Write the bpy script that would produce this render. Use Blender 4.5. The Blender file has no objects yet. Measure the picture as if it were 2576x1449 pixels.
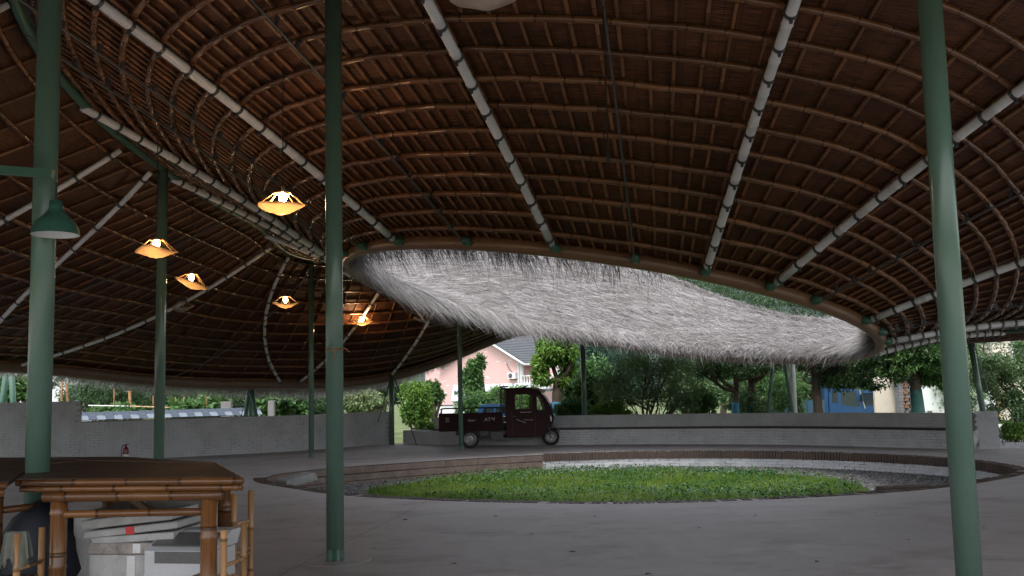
import bpy, bmesh, math, random
import numpy as np
from mathutils import Vector, Matrix
rng = np.random.default_rng(7)
random.seed(7)
PI = math.pi
rad = math.radians
SC = bpy.context.scene

# ------------------------------------------------------------------ camera
EYE = 1.55
PITCH = math.atan(261/2500.0)
cam_d = bpy.data.cameras.new('camera')
cam_d.sensor_width = 36.0
cam_d.lens = 36.0*2500/2575
cam_d.clip_start = 0.05
cam_d.clip_end = 3000
cam = bpy.data.objects.new('camera', cam_d)
SC.collection.objects.link(cam)
CAM_M = Matrix.Rotation(PI/2+PITCH, 3, 'X') @ Matrix.Rotation(-0.0225, 3, 'Z')
cam.matrix_world = Matrix.Translation((0, 0, EYE)) @ CAM_M.to_4x4()
SC.camera = cam

# ------------------------------------------------------------------ world, sun, exposure
SUN_EL, SUN_AZ = rad(64), rad(-112)          # azimuth measured from +X towards +Y
world = bpy.data.worlds.new('World')
SC.world = world
world.use_nodes = True
wn = world.node_tree
wn.nodes.clear()
sky = wn.nodes.new('ShaderNodeTexSky')
sky.sky_type = 'NISHITA'
sky.sun_disc = False
sky.sun_elevation = SUN_EL
sky.sun_rotation = PI/2 - SUN_AZ
sky.air_density = 1.0
sky.dust_density = 2.0
sky.ozone_density = 1.0
bg = wn.nodes.new('ShaderNodeBackground')
bg.inputs['Strength'].default_value = 0.15
wo = wn.nodes.new('ShaderNodeOutputWorld')
hs = wn.nodes.new('ShaderNodeHueSaturation')          # overcast: the cloud layer takes most of the blue away
hs.inputs['Saturation'].default_value = 0.30
wn.links.new(sky.outputs[0], hs.inputs['Color'])
wn.links.new(hs.outputs[0], bg.inputs[0])
wn.links.new(bg.outputs[0], wo.inputs[0])
sun_d = bpy.data.lights.new('sun', 'SUN')
sun_d.energy = 1.4
sun_d.angle = rad(25)
sun_d.color = (1.0, 0.95, 0.9)
sun = bpy.data.objects.new('sun', sun_d)
SC.collection.objects.link(sun)
sd = Vector((math.cos(SUN_EL)*math.cos(SUN_AZ), math.cos(SUN_EL)*math.sin(SUN_AZ), math.sin(SUN_EL)))
sun.rotation_euler = sd.to_track_quat('Z', 'Y').to_euler()
sun.location = (0, 0, 40)
SC.view_settings.view_transform = 'Standard'
SC.view_settings.look = 'None'
SC.view_settings.exposure = 1.4
SC.view_settings.gamma = 1.0
SC.cycles.use_denoising = True
SC.cycles.max_bounces = 8
SC.cycles.diffuse_bounces = 4
SC.cycles.glossy_bounces = 3
SC.cycles.transmission_bounces = 4
SC.cycles.transparent_max_bounces = 8
SC.cycles.caustics_reflective = False
SC.cycles.caustics_refractive = False
SC.cycles.sample_clamp_indirect = 6.0

# ------------------------------------------------------------------ helpers: pixels of the survey to points of the place
CM = np.array(CAM_M)
def ray(x, y):
    d = CM @ np.array([(x-1287.5)/2500, -(y-724.5)/2500, -1.0])
    return d/d[1]
def at_y(x, y, Y): return np.array([0, 0, EYE]) + ray(x, y)*Y
def at_z(x, y, Z=0.0):
    d = ray(x, y)
    return np.array([0, 0, EYE]) + d*((Z-EYE)/d[2])

# ------------------------------------------------------------------ helpers: materials
class NT:
    def __init__(s, name):
        s.m = bpy.data.materials.new(name); s.m.use_nodes = True
        s.t = s.m.node_tree; s.t.nodes.clear()
        s.out = s.n('ShaderNodeOutputMaterial')
    def n(s, typ, **kw):
        nd = s.t.nodes.new(typ)
        for k, v in kw.items():
            if k.startswith('i_'):
                key = k[2:].replace('_', ' ')
                nd.inputs[int(key) if key.isdigit() else key].default_value = v
            else: setattr(nd, k, v)
        return nd
    def l(s, a, b): s.t.links.new(a, b)
    def coord(s, kind, scale=(1, 1, 1)):
        tc = s.n('ShaderNodeTexCoord'); mp = s.n('ShaderNodeMapping')
        mp.inputs['Scale'].default_value = scale
        s.l(tc.outputs[kind], mp.inputs[0]); return mp.outputs[0]
    def noise(s, vec, scale, detail=3, rough=.55):
        nd = s.n('ShaderNodeTexNoise'); nd.inputs['Scale'].default_value = scale
        nd.inputs['Detail'].default_value = detail; nd.inputs['Roughness'].default_value = rough
        if vec is not None: s.l(vec, nd.inputs['Vector'])
        return nd.outputs['Fac']
    def ramp(s, fac, stops):
        r = s.n('ShaderNodeValToRGB'); el = r.color_ramp.elements
        while len(el) < len(stops): el.new(.5)
        for e, (p, c) in zip(el, stops):
            e.position = p; e.color = (c[0], c[1], c[2], 1) if hasattr(c, '__len__') else (c, c, c, 1)
        s.l(fac, r.inputs[0]); return r.outputs[0]
    def mix(s, fac, a, b, mode='MIX'):
        m = s.n('ShaderNodeMix', data_type='RGBA', blend_type=mode)
        for inp, v in ((m.inputs[0], fac), (m.inputs[6], a), (m.inputs[7], b)):
            if hasattr(v, 'default_value'): s.l(v, inp)
            elif hasattr(v, '__len__'): inp.default_value = (v[0], v[1], v[2], 1)
            else: inp.default_value = v
        return m.outputs[2]
    def math(s, op, a, b=None):
        m = s.n('ShaderNodeMath', operation=op)
        for i, v in enumerate((a, b)):
            if v is None: continue
            if hasattr(v, 'default_value'): s.l(v, m.inputs[i])
            else: m.inputs[i].default_value = v
        return m.outputs[0]
    def bsdf(s, col, rough=.6, metallic=0, spec=.5, bump=None, bstr=.3, bdist=.02, trans=0, tcol=None):
        b = s.n('ShaderNodeBsdfPrincipled')
        for k, v in (('Base Color', col), ('Roughness', rough)):
            if hasattr(v, 'default_value'): s.l(v, b.inputs[k])
            else: b.inputs[k].default_value = (v[0], v[1], v[2], 1) if hasattr(v, '__len__') else v
        b.inputs['Metallic'].default_value = metallic
        b.inputs['Specular IOR Level'].default_value = spec
        if bump is not None:
            bp = s.n('ShaderNodeBump'); bp.inputs['Strength'].default_value = bstr; bp.inputs['Distance'].default_value = bdist
            s.l(bump, bp.inputs['Height']); s.l(bp.outputs[0], b.inputs['Normal'])
        o = b.outputs[0]
        if trans:
            t = s.n('ShaderNodeBsdfTranslucent')
            tc = tcol if tcol is not None else col
            if hasattr(tc, 'default_value'): s.l(tc, t.inputs[0])
            else: t.inputs[0].default_value = (tc[0], tc[1], tc[2], 1)
            mx = s.n('ShaderNodeMixShader'); mx.inputs[0].default_value = trans
            s.l(b.outputs[0], mx.inputs[1]); s.l(t.outputs[0], mx.inputs[2]); o = mx.outputs[0]
        s.l(o, s.out.inputs[0]); return s.m

def sc(c, k): return tuple(min(1, v*k) for v in c)
def m_plain(name, col, rough=.6, var=.25, scale=4, metallic=0, spec=.5, bstr=.1, kind='Object'):
    t = NT(name); v = t.coord(kind)
    f = t.noise(v, scale, 5); g = t.noise(v, scale*9, 3)
    c = t.ramp(f, [(.3, sc(col, 1-var)), (.7, sc(col, 1+var))])
    c = t.mix(.25, c, t.ramp(g, [(.35, sc(col, 1-var*1.6)), (.65, sc(col, 1+var))]))
    return t.bsdf(c, rough, metallic, spec, bump=g, bstr=bstr, bdist=.01)
def m_bamboo(name, col, rough=.32, node=.38):
    t = NT(name)
    uv = t.n('ShaderNodeUVMap'); sep = t.n('ShaderNodeSeparateXYZ'); t.l(uv.outputs[0], sep.inputs[0])
    fr = t.math('FRACT', t.math('DIVIDE', sep.outputs[0], node))
    ed = t.math('MINIMUM', fr, t.math('SUBTRACT', 1.0, fr))
    ring_ = t.ramp(ed, [(.0, 0), (.012, 0), (.045, 1)])
    obi = t.n('ShaderNodeObjectInfo')
    mp = t.n('ShaderNodeMapping'); mp.inputs['Scale'].default_value = (1.6, 14, 1); t.l(uv.outputs[0], mp.inputs[0])
    f = t.noise(mp.outputs[0], 3, 4)
    c = t.ramp(f, [(.25, sc(col, .55)), (.5, col), (.75, sc(col, 1.45))])
    c = t.mix(1.0, c, t.ramp(obi.outputs['Random'], [(0, .72), (1, 1.2)]), 'MULTIPLY')
    seg = t.n('ShaderNodeTexWhiteNoise', noise_dimensions='1D')
    t.l(t.math('FLOOR', t.math('DIVIDE', sep.outputs[0], node)), seg.inputs['W'])
    c = t.mix(1.0, c, t.ramp(seg.outputs[0], [(0, .68), (1, 1.25)]), 'MULTIPLY')
    c = t.mix(ring_, sc(col, .40), c)
    return t.bsdf(c, rough, 0, .5, bump=ring_, bstr=.5, bdist=.01)
def m_leaf(name, c1, c2, rough=.45, trans=.35, patch=1.2):
    t = NT(name); g = t.n('ShaderNodeNewGeometry')
    f = t.noise(t.coord('Object'), patch, 2)
    base = t.mix(t.ramp(f, [(.35, 0), (.65, 1)]), c1, c2)
    c = t.mix(1.0, base, t.ramp(g.outputs['Random Per Island'], [(0, .55), (1, 1.45)]), 'MULTIPLY')
    return t.bsdf(c, rough, 0, .35, trans=trans)

M = {}
M['bamboo'] = m_bamboo('bamboo_purlin', (.150, .060, .023), .26)
M['bamboo_small'] = m_bamboo('bamboo_rafter', (.205, .090, .039), .42, .42)
M['bamboo_gold'] = m_bamboo('bamboo_varnished', (.16, .066, .021), .24, .36)
M['bamboo_pale'] = m_bamboo('bamboo_plain', (.42, .22, .09), .4, .3)
M['rib'] = m_plain('rib_white_tube', (.64, .64, .67), .35, .1, 3)
M['steel_dark'] = m_plain('dark_galvanised_steel', (.10, .105, .11), .5, .25, 6, .6)
M['steel_black'] = m_plain('black_steel', (.012, .012, .013), .4, .2, 6)
def mat_green():
    t = NT('green_gloss_paint'); v = t.coord('Object'); f = t.noise(v, 1.3, 5); h = t.noise(v, 22, 4, .75); d = t.noise(t.coord('Object', (9, 9, .7)), 2.0, 4)
    c = t.ramp(f, [(.3, (.095, .165, .128)), (.7, (.122, .200, .158))])
    c = t.mix(t.ramp(d, [(.55, 0), (.75, .35)]), c, (.13, .15, .12))
    c = t.mix(t.ramp(h, [(.70, 0), (.74, .8)]), c, (.05, .035, .025))
    return t.bsdf(c, t.ramp(f, [(.3, .13), (.7, .24)]), 0, .5, bump=f, bstr=.04)
M['green'] = mat_green()
M['green_dark'] = m_plain('dark_green_paint', (.05, .12, .085), .4, .15, 2)
M['ring'] = m_plain('brown_painted_tube', (.20, .108, .06), .33, .14, 2, 0, .5, .04)
M['eave'] = m_plain('brown_painted_eave', (.16, .10, .07), .5, .14, 2)

def mat_reed():
    t = NT('reed_mat')
    uv = t.n('ShaderNodeUVMap').outputs[0]
    def mp(sx, sy):
        m = t.n('ShaderNodeMapping'); m.inputs['Scale'].default_value = (sx, sy, 1); t.l(uv, m.inputs[0]); return m.outputs[0]
    f = t.noise(mp(1.3, 30), 3.0, 4, .65)
    pz = t.noise(mp(1, 1), .9, 3)
    c = t.ramp(f, [(.34, (.022, .007, .0028)), (.5, (.082, .029, .0115)), (.68, (.19, .072, .029))])
    c = t.mix(1.0, c, t.ramp(pz, [(.3, .6), (.7, 1.35)]), 'MULTIPLY')
    sep = t.n('ShaderNodeSeparateXYZ'); t.l(uv, sep.inputs[0])
    wob = t.math('MULTIPLY', t.noise(mp(2, 2), 2.0, 2), .05)
    def wires(o, per, w):
        fr = t.math('FRACT', t.math('DIVIDE', t.math('ADD', o, wob), per))
        return t.math('LESS_THAN', t.math('ABSOLUTE', t.math('SUBTRACT', fr, .5)), w)
    w = t.math('MAXIMUM', wires(sep.outputs[0], .17, .022), wires(sep.outputs[1], .30, .014))
    c = t.mix(t.math('MULTIPLY', w, .75), c, (.008, .004, .003))
    return t.bsdf(c, .6, 0, .35, bump=f, bstr=.5, bdist=.015)
M['reed'] = mat_reed()
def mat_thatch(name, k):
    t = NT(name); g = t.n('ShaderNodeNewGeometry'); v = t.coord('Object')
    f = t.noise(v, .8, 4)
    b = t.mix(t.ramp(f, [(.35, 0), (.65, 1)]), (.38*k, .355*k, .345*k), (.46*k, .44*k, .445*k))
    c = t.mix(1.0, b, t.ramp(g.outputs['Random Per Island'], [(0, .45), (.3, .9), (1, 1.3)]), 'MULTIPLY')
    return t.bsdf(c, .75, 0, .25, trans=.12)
M['thatch'] = mat_thatch('thatch_straw', .88)
M['thatch_shaded'] = mat_thatch('thatch_shaded_butts', .28)  # darker straw copy: damp butts plus underside shade put into the colour
def mat_thatchbase():
    t = NT('thatch_bed'); uv = t.n('ShaderNodeUVMap').outputs[0]
    mp = t.n('ShaderNodeMapping'); mp.inputs['Scale'].default_value = (30, 2, 1); t.l(uv, mp.inputs[0])
    f = t.noise(mp.outputs[0], 2, 5, .7)
    c = t.ramp(f, [(.3, (.12, .112, .108)), (.7, (.33, .315, .315))])
    return t.bsdf(c, .85, 0, .2, bump=f, bstr=1.0, bdist=.08)
M['thatch_bed'] = mat_thatchbase()
def mat_floor():
    t = NT('concrete_floor'); v = t.coord('Object')
    f = t.noise(v, .35, 6, .6); g = t.noise(v, 3.5, 6, .65); h = t.noise(v, 60, 3)
    c = t.ramp(f, [(.32, (.33, .295, .28)), (.68, (.50, .47, .465))])
    c = t.mix(.5, c, t.ramp(g, [(.3, (.25, .22, .205)), (.7, (.55, .52, .51))]))
    c = t.mix(.4, c, t.ramp(h, [(.25, (.12, .10, .095)), (.75, (.60, .565, .55))]))
    st = t.noise(t.coord('Object', (.9, 1.4, 1)), 1.0, 6, .7)
    c = t.mix(t.ramp(st, [(.5, 0), (.72, .75)]), c, (.20, .165, .15))
    sp = t.noise(v, 11, 4, .8)
    c = t.mix(t.ramp(sp, [(.66, 0), (.72, .7)]), c, (.11, .09, .08))
    sm = t.noise(t.coord('Object', (.35, 1.6, 1)), 2.3, 5, .75)
    c = t.mix(t.ramp(sm, [(.58, 0), (.70, .5)]), c, (.17, .145, .13))
    return t.bsdf(c, t.ramp(g, [(.3, .5), (.7, .75)]), 0, .4, bump=h, bstr=.25, bdist=.006)
M['floor'] = mat_floor()
def mat_ground():
    t = NT('earth_and_weeds'); v = t.coord('Object')
    f = t.noise(v, .5, 6); c = t.ramp(f, [(.3, (.05, .075, .02)), (.55, (.09, .12, .035)), (.75, (.16, .13, .08))])
    return t.bsdf(c, .9, bump=t.noise(v, 8, 4), bstr=.6, bdist=.05)
M['ground'] = mat_ground()
def mat_brick(name, col, grime, fleck):
    t = NT(name); v = t.coord('Object'); ob = t.n('ShaderNodeObjectInfo'); g = t.n('ShaderNodeNewGeometry')
    pos = g.outputs['Position']
    f = t.noise(pos, 2.2, 5, .65); h = t.noise(pos, 28, 4, .7)
    c = t.mix(t.ramp(f, [(.38, 0), (.68, 1)]), col, grime)
    c = t.mix(t.ramp(h, [(.70, 0), (.76, 1)]), c, fleck)
    c = t.mix(1.0, c, t.ramp(ob.outputs['Random'], [(0, .94), (1, 1.03)]), 'MULTIPLY')
    return t.bsdf(c, .7, 0, .3, bump=h, bstr=.35, bdist=.008)
M['wbrick'] = mat_brick('white_painted_brick', (.48, .49, .51), (.39, .395, .41), (.13, .11, .10))
M['bbrick'] = mat_brick('brown_brick', (.085, .058, .045), (.055, .042, .036), (.14, .11, .09))
M['mortar'] = m_plain('brown_mortar', (.10, .085, .075), .9, .4, 9)  # dark brown mortar colour for cores and coping joints
def mat_joint():
    t = NT('painted_mortar'); g = t.n('ShaderNodeNewGeometry'); f = t.noise(g.outputs['Position'], 3.0, 5, .7)
    return t.bsdf(t.ramp(f, [(.45, (.40, .40, .405)), (.58, (.24, .235, .23)), (.66, (.05, .045, .04))]), .9)
M['mortar_w'] = mat_joint()
M['concrete_brown'] = m_plain('board_marked_concrete', (.135, .10, .082), .85, .35, 3, bstr=.4)
M['wood_dark'] = m_plain('dark_wood', (.025, .017, .013), .55, .3, 5)
M['white'] = m_plain('white_paint', (.72, .72, .72), .5, .06, 3)
M['glass'] = NT('glass_dark').bsdf((.02, .03, .035), .06, 0, .8)
def mat_clear():
    t = NT('clear_glass'); g = t.n('ShaderNodeBsdfGlossy'); g.inputs['Roughness'].default_value = .03
    tr = t.n('ShaderNodeBsdfTransparent'); tr.inputs[0].default_value = (.72, .8, .78, 1)
    mx = t.n('ShaderNodeMixShader'); fr = t.n('ShaderNodeFresnel'); fr.inputs[0].default_value = 1.5
    t.l(fr.outputs[0], mx.inputs[0]); t.l(tr.outputs[0], mx.inputs[1]); t.l(g.outputs[0], mx.inputs[2])
    t.l(mx.outputs[0], t.out.inputs[0]); return t.m
M['clear'] = mat_clear()

# ------------------------------------------------------------------ helpers: objects and meshes
COL = SC.collection
def add(name, me, parent=None):
    o = bpy.data.objects.new(name, me); COL.objects.link(o)
    if parent is not None: o.parent = parent
    return o
def thing(name, label, cat, loc=(0, 0, 0), rz=0.0, group=None):
    o = add(name, None); o.empty_display_size = .1
    o.location = loc; o.rotation_euler = (0, 0, rz)
    return tag(o, label, cat, group)
def tag(o, label, cat, group=None):
    o['label'] = label; o['category'] = cat
    if group: o['group'] = group
    return o
def structure(o): o['kind'] = 'structure'; return o
def stuff(o): o['kind'] = 'stuff'; return o

class MB:
    """collects vertices, faces and uvs, then links ONE mesh object"""
    def __init__(s): s.v = []; s.q = []; s.t = []; s.uq = []; s.ut = []; s.n = 0
    def raw(s, V, Q=None, T=None, UQ=None, UT=None):
        V = np.asarray(V, float).reshape(-1, 3)
        if Q is not None and len(Q):
            Q = np.asarray(Q, int).reshape(-1, 4); s.q.append(Q+s.n)
            s.uq.append(np.zeros((len(Q)*4, 2)) if UQ is None else np.asarray(UQ, float).reshape(-1, 2))
        if T is not None and len(T):
            T = np.asarray(T, int).reshape(-1, 3); s.t.append(T+s.n)
            s.ut.append(np.zeros((len(T)*3, 2)) if UT is None else np.asarray(UT, float).reshape(-1, 2))
        s.v.append(V); s.n += len(V); return s
    def box(s, c, size, rot=None, taper=None):
        x, y, z = np.array(size)/2
        V = np.array([[-x, -y, -z], [x, -y, -z], [x, y, -z], [-x, y, -z], [-x, -y, z], [x, -y, z], [x, y, z], [-x, y, z]], float)
        if taper is not None: V[4:, :2] *= taper
        if rot is not None: V = V @ np.array(Matrix(rot)).T if not isinstance(rot, np.ndarray) else V @ rot.T
        return s.raw(V+np.array(c, float), [[0, 3, 2, 1], [4, 5, 6, 7], [0, 1, 5, 4], [1, 2, 6, 5], [2, 3, 7, 6], [3, 0, 4, 7]])
    def tube(s, pts, r, k=8, closed=False, cap=True, u0=0.0):
        P = np.asarray(pts, float); n = len(P); r = np.broadcast_to(np.asarray(r, float), (n,))
        if closed: D = np.roll(P, -1, 0)-np.roll(P, 1, 0)
        else:
            D = np.empty_like(P); D[1:-1] = P[2:]-P[:-2] if n > 2 else 0; D[0] = P[1]-P[0]; D[-1] = P[-1]-P[-2]
        D /= np.linalg.norm(D, axis=1)[:, None]+1e-12
        mean = np.abs(D).mean(0); ref = np.zeros(3); ref[int(np.argmin(mean))] = 1
        A = np.cross(D, ref); A /= np.linalg.norm(A, axis=1)[:, None]+1e-12
        B = np.cross(D, A)
        a = np.arange(k)*2*PI/k
        V = P[:, None]+r[:, None, None]*(np.cos(a)[None, :, None]*A[:, None]+np.sin(a)[None, :, None]*B[:, None])
        m = n if closed else n-1
        i = np.arange(m)[:, None]; j = np.arange(k)[None]
        i2 = (i+1) % n; j2 = (j+1) % k
        Q = np.stack([i*k+j, i2*k+j, i2*k+j2, i*k+j2], -1).reshape(-1, 4)
        L = np.concatenate([[0], np.cumsum(np.linalg.norm(np.diff(np.vstack([P, P[:1]]), axis=0), axis=1))])+u0
        u1, u2 = L[:m], L[1:m+1]
        U = np.empty((m, k, 4, 2)); vv = np.arange(k+1)/k
        U[:, :, 0, 0] = u1[:, None]; U[:, :, 3, 0] = u1[:, None]; U[:, :, 1, 0] = u2[:, None]; U[:, :, 2, 0] = u2[:, None]
        U[:, :, 0, 1] = vv[:-1]; U[:, :, 1, 1] = vv[:-1]; U[:, :, 2, 1] = vv[1:]; U[:, :, 3, 1] = vv[1:]
        T = UT = None
        Vf = V.reshape(-1, 3)
        if cap and not closed:
            Vf = np.vstack([Vf, P[0], P[-1]]); c0, c1 = n*k, n*k+1
            jj = np.arange(k); j3 = (jj+1) % k
            T = np.vstack([np.stack([np.full(k, c0), jj, j3], 1), np.stack([np.full(k, c1), (n-1)*k+j3, (n-1)*k+jj], 1)])
            UT = np.full((len(T)*3, 2), .1)
        return s.raw(Vf, Q, T, U, UT)
    def lathe(s, prof, k=20, M4=None):
        """revolve (r, z) pairs round z"""
        pr = np.array(prof, float); a = np.arange(k)*2*PI/k; n = len(pr)
        V = np.stack([pr[:, 0, None]*np.cos(a), pr[:, 0, None]*np.sin(a), np.repeat(pr[:, 1, None], k, 1)], -1).reshape(-1, 3)
        if M4 is not None: V = np.c_[V, np.ones(len(V))] @ np.array(M4).T[:, :3]
        i = np.arange(n-1)[:, None]; j = np.arange(k)[None]; j2 = (j+1) % k
        return s.raw(V, np.stack([i*k+j, i*k+j2, (i+1)*k+j2, (i+1)*k+j], -1).reshape(-1, 4))
    def prism(s, poly, d0, d1, axis='y'):
        """extrude a polygon given as (a, b) pairs; axis y: (x, z); axis z: (x, y); axis x: (y, z)"""
        p = np.array(poly, float); n = len(p)
        def mk(d):
            o = np.full(n, d)
            return {'y': np.stack([p[:, 0], o, p[:, 1]], 1), 'z': np.stack([p[:, 0], p[:, 1], o], 1), 'x': np.stack([o, p[:, 0], p[:, 1]], 1)}[axis]
        V = np.vstack([mk(d0), mk(d1)]); i = np.arange(n); j = (i+1) % n
        from mathutils.geometry import tessellate_polygon
        tr = np.array(tessellate_polygon([[Vector((a, b, 0)) for a, b in p]]))
        return s.raw(V, np.stack([i, j, j+n, i+n], 1), np.vstack([tr, tr[:, ::-1]+n]))
    def build(s, name, mat, parent=None, smooth=False, recalc=False):
        V = np.vstack(s.v); me = bpy.data.meshes.new(name)
        Q = np.vstack(s.q) if s.q else np.zeros((0, 4), int); T = np.vstack(s.t) if s.t else np.zeros((0, 3), int)
        me.vertices.add(len(V)); me.vertices.foreach_set('co', V.astype(np.float32).ravel())
        idx = np.concatenate([Q.ravel(), T.ravel()]).astype(np.int32)
        me.loops.add(len(idx)); me.loops.foreach_set('vertex_index', idx)
        st = np.concatenate([np.arange(len(Q))*4, len(Q)*4+np.arange(len(T))*3]).astype(np.int32)
        me.polygons.add(len(st)); me.polygons.foreach_set('loop_start', st)
        me.update(calc_edges=True)
        uv = me.uv_layers.new(name='UVMap')
        U = np.vstack((s.uq or [np.zeros((0, 2))])+(s.ut or [np.zeros((0, 2))])).astype(np.float32)
        uv.data.foreach_set('uv', U.ravel())
        me.polygons.foreach_set('use_smooth', np.full(len(st), smooth, bool))
        if recalc:
            bm = bmesh.new(); bm.from_mesh(me); bmesh.ops.recalc_face_normals(bm, faces=bm.faces); bm.to_mesh(me); bm.free()
        if mat is not None: me.materials.append(M[mat] if isinstance(mat, str) else mat)
        me.update()
        return add(name, me, parent)
def bevel(o, w=.01, seg=2, ang=35):
    """real bevel baked into the mesh"""
    bm = bmesh.new(); bm.from_mesh(o.data)
    bmesh.ops.remove_doubles(bm, verts=bm.verts, dist=1e-5)
    bmesh.ops.recalc_face_normals(bm, faces=bm.faces)
    es = [e for e in bm.edges if len(e.link_faces) == 2 and e.calc_face_angle(0) > rad(ang)]
    bmesh.ops.bevel(bm, geom=es, offset=w, segments=seg, affect='EDGES', profile=.6, clamp_overlap=True)
    bm.to_mesh(o.data); bm.free(); o.data.update(); return o
def bamboo(mb, pts, r, node=.38, k=8, closed=False, taper=1.0):
    """a bamboo pole along a curve with swollen nodes"""
    P = np.asarray(pts, float)
    if closed: P = np.vstack([P, P[:1]])
    L = np.concatenate([[0], np.cumsum(np.linalg.norm(np.diff(P, axis=0), axis=1))]); tot = L[-1]
    off = 0.0 if closed else random.uniform(0, node)
    if closed: node_n = tot/max(3, round(tot/node))
    else: node_n = node
    nd = np.arange(0 if closed else node_n-off, tot-1e-3, node_n)
    pos = [0.0]; rr = [r]
    if closed: pos = []; rr = []
    for p in nd:
        for d, q in ((-.014, 1.0), (0, 1.13), (.014, 1.0)):
            if closed or (0 < p+d < tot): pos.append(p+d); rr.append(r*q)
    if not closed: pos.append(tot); rr.append(r)
    pos = np.array(pos); rr = np.array(rr)*(1+(taper-1)*np.clip(pos/tot, 0, 1))
    X = np.stack([np.interp(pos % tot if closed else pos, L, P[:, c]) for c in range(3)], 1)
    mb.tube(X, rr, k, closed=closed, u0=(off if not closed else 0.0)+node*random.randint(0, 50))
    return mb
def catmull(pts, n=16, closed=False):
    P = np.asarray(pts, float); m = len(P)
    Q = np.vstack([P[-1:], P, P[:2]]) if closed else np.vstack([2*P[0]-P[1], P, 2*P[-1]-P[-2]])
    out = []
    for i in range(m if closed else m-1):
        a, b, c, d = Q[i], Q[i+1], Q[i+2], Q[i+3]
        for u in np.linspace(0, 1, n, endpoint=False):
            out.append(.5*((2*b)+(c-a)*u+(2*a-5*b+4*c-d)*u*u+(3*b-a-3*c+d)*u**3))
    if not closed: out.append(P[-1])
    return np.array(out)
def copy_tree(o, parent=None):
    c = o.copy(); COL.objects.link(c); c.parent = parent
    for ch in list(o.children): copy_tree(ch, c)
    return c
def plate(outer, holes, th, plane='xz'):
    """flat panel with openings, th thick; returns (V, T) for MB.raw"""
    bm = bmesh.new(); es = []
    for loop in [outer]+list(holes):
        vs = [bm.verts.new((a, 0, b)) for a, b in loop]
        for i in range(len(vs)): es.append(bm.edges.new((vs[i], vs[(i+1) % len(vs)])))
    bmesh.ops.triangle_fill(bm, edges=es, use_beauty=True, use_dissolve=False)
    bmesh.ops.recalc_face_normals(bm, faces=bm.faces)
    g = bmesh.ops.extrude_face_region(bm, geom=list(bm.faces))
    for v in g['geom']:
        if isinstance(v, bmesh.types.BMVert): v.co.y += th
    bmesh.ops.recalc_face_normals(bm, faces=bm.faces)
    bmesh.ops.triangulate(bm, faces=bm.faces)
    bm.verts.index_update()
    V = np.array([v.co[:] for v in bm.verts]); T = np.array([[v.index for v in f.verts] for f in bm.faces]); bm.free()
    if plane == 'yz': V = V[:, [1, 0, 2]]
    return V, T
def rect(x0, x1, z0, z1): return [(x0, z0), (x1, z0), (x1, z1), (x0, z1)]
def text_mesh(txt, size, depth=.004, shear=0.0):
    cu = bpy.data.curves.new('lettering', 'FONT'); cu.body = txt; cu.size = size; cu.extrude = depth; cu.shear = shear
    cu.align_x = 'CENTER'; cu.align_y = 'CENTER'
    ob = bpy.data.objects.new('lettering', cu); COL.objects.link(ob)
    bpy.context.view_layer.update()
    me = bpy.data.meshes.new_from_object(ob.evaluated_get(bpy.context.evaluated_depsgraph_get()))
    bpy.data.objects.remove(ob); return me

# ================================================================== the ground, the floor and the sunken court
def pspline(t, v, P=2*PI):
    t = np.asarray(t, float); v = np.asarray(v, float); o = np.argsort(t % P); t = (t % P)[o]; v = v[o]; n = len(t)
    h = np.diff(np.append(t, t[0]+P)); d = np.diff(np.append(v, v[0]))/h
    A = np.zeros((n, n)); b = np.zeros(n)
    for i in range(n):
        A[i, i] += 2*(h[i-1]+h[i]); A[i, i-1] += h[i-1]; A[i, (i+1) % n] += h[i]; b[i] = 6*(d[i]-d[i-1])
    m = np.linalg.solve(A, b)
    def f(x):
        x = np.asarray(x, float) % P; i = np.searchsorted(t, x, side='right')-1
        xx = np.where(i < 0, x+P, x); i = i % n; j = (i+1) % n; u = xx-t[i]; w = h[i]-u
        return (m[i]*w**3+m[j]*u**3)/(6*h[i])+(v[i]/h[i]-m[i]*h[i]/6)*w+(v[j]/h[i]-m[j]*h[i]/6)*u
    return f
PC = np.array([2.0, 19.4])
PIT = [(-4.85, 19.42), (-3.76, 17.4), (-2.8, 16.17), (-1.81, 15.35), (-.57, 14.65), (.56, 14.21), (1.65, 13.98), (2.77, 14.0), (3.94, 14.2), (5.16, 14.57),
       (6.14, 15.05), (7.16, 15.8), (8.09, 16.67), (8.7, 17.49), (8.95, 18.5), (8.84, 20.31), (7.91, 22.18), (6.5, 23.6), (4.87, 24.5), (3.0, 24.95), (1.01, 24.75), (-.92, 23.95), (-2.68, 22.8), (-3.9, 21.8), (-4.7, 20.7)]
_p = np.array(PIT)-PC
pit_r = pspline(np.arctan2(_p[:, 1], _p[:, 0]), np.hypot(_p[:, 0], _p[:, 1]))
def pit(a, off=0.0, z=0.0):
    a = np.asarray(a, float); r = pit_r(a)+off
    return np.stack([PC[0]+r*np.cos(a), PC[1]+r*np.sin(a), np.full(a.shape, z)], -1)
ANG = np.linspace(0, 2*PI, 240, endpoint=False)
def annulus(rings, mat, name):
    mb = MB(); n = len(rings[0]); V = np.vstack(rings); i = np.arange(len(rings)-1)[:, None]*n; j = np.arange(n)[None]; j2 = (j+1) % n
    mb.raw(V, np.stack([i+j, i+n+j, i+n+j2, i+j2], -1).reshape(-1, 4)); return mb.build(name, mat)
def circ(r, z, c=PC): return np.stack([c[0]+r*np.cos(ANG), c[1]+r*np.sin(ANG), np.full(ANG.shape, z)], -1)
SLAB_R = 15.0
slab = []
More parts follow.
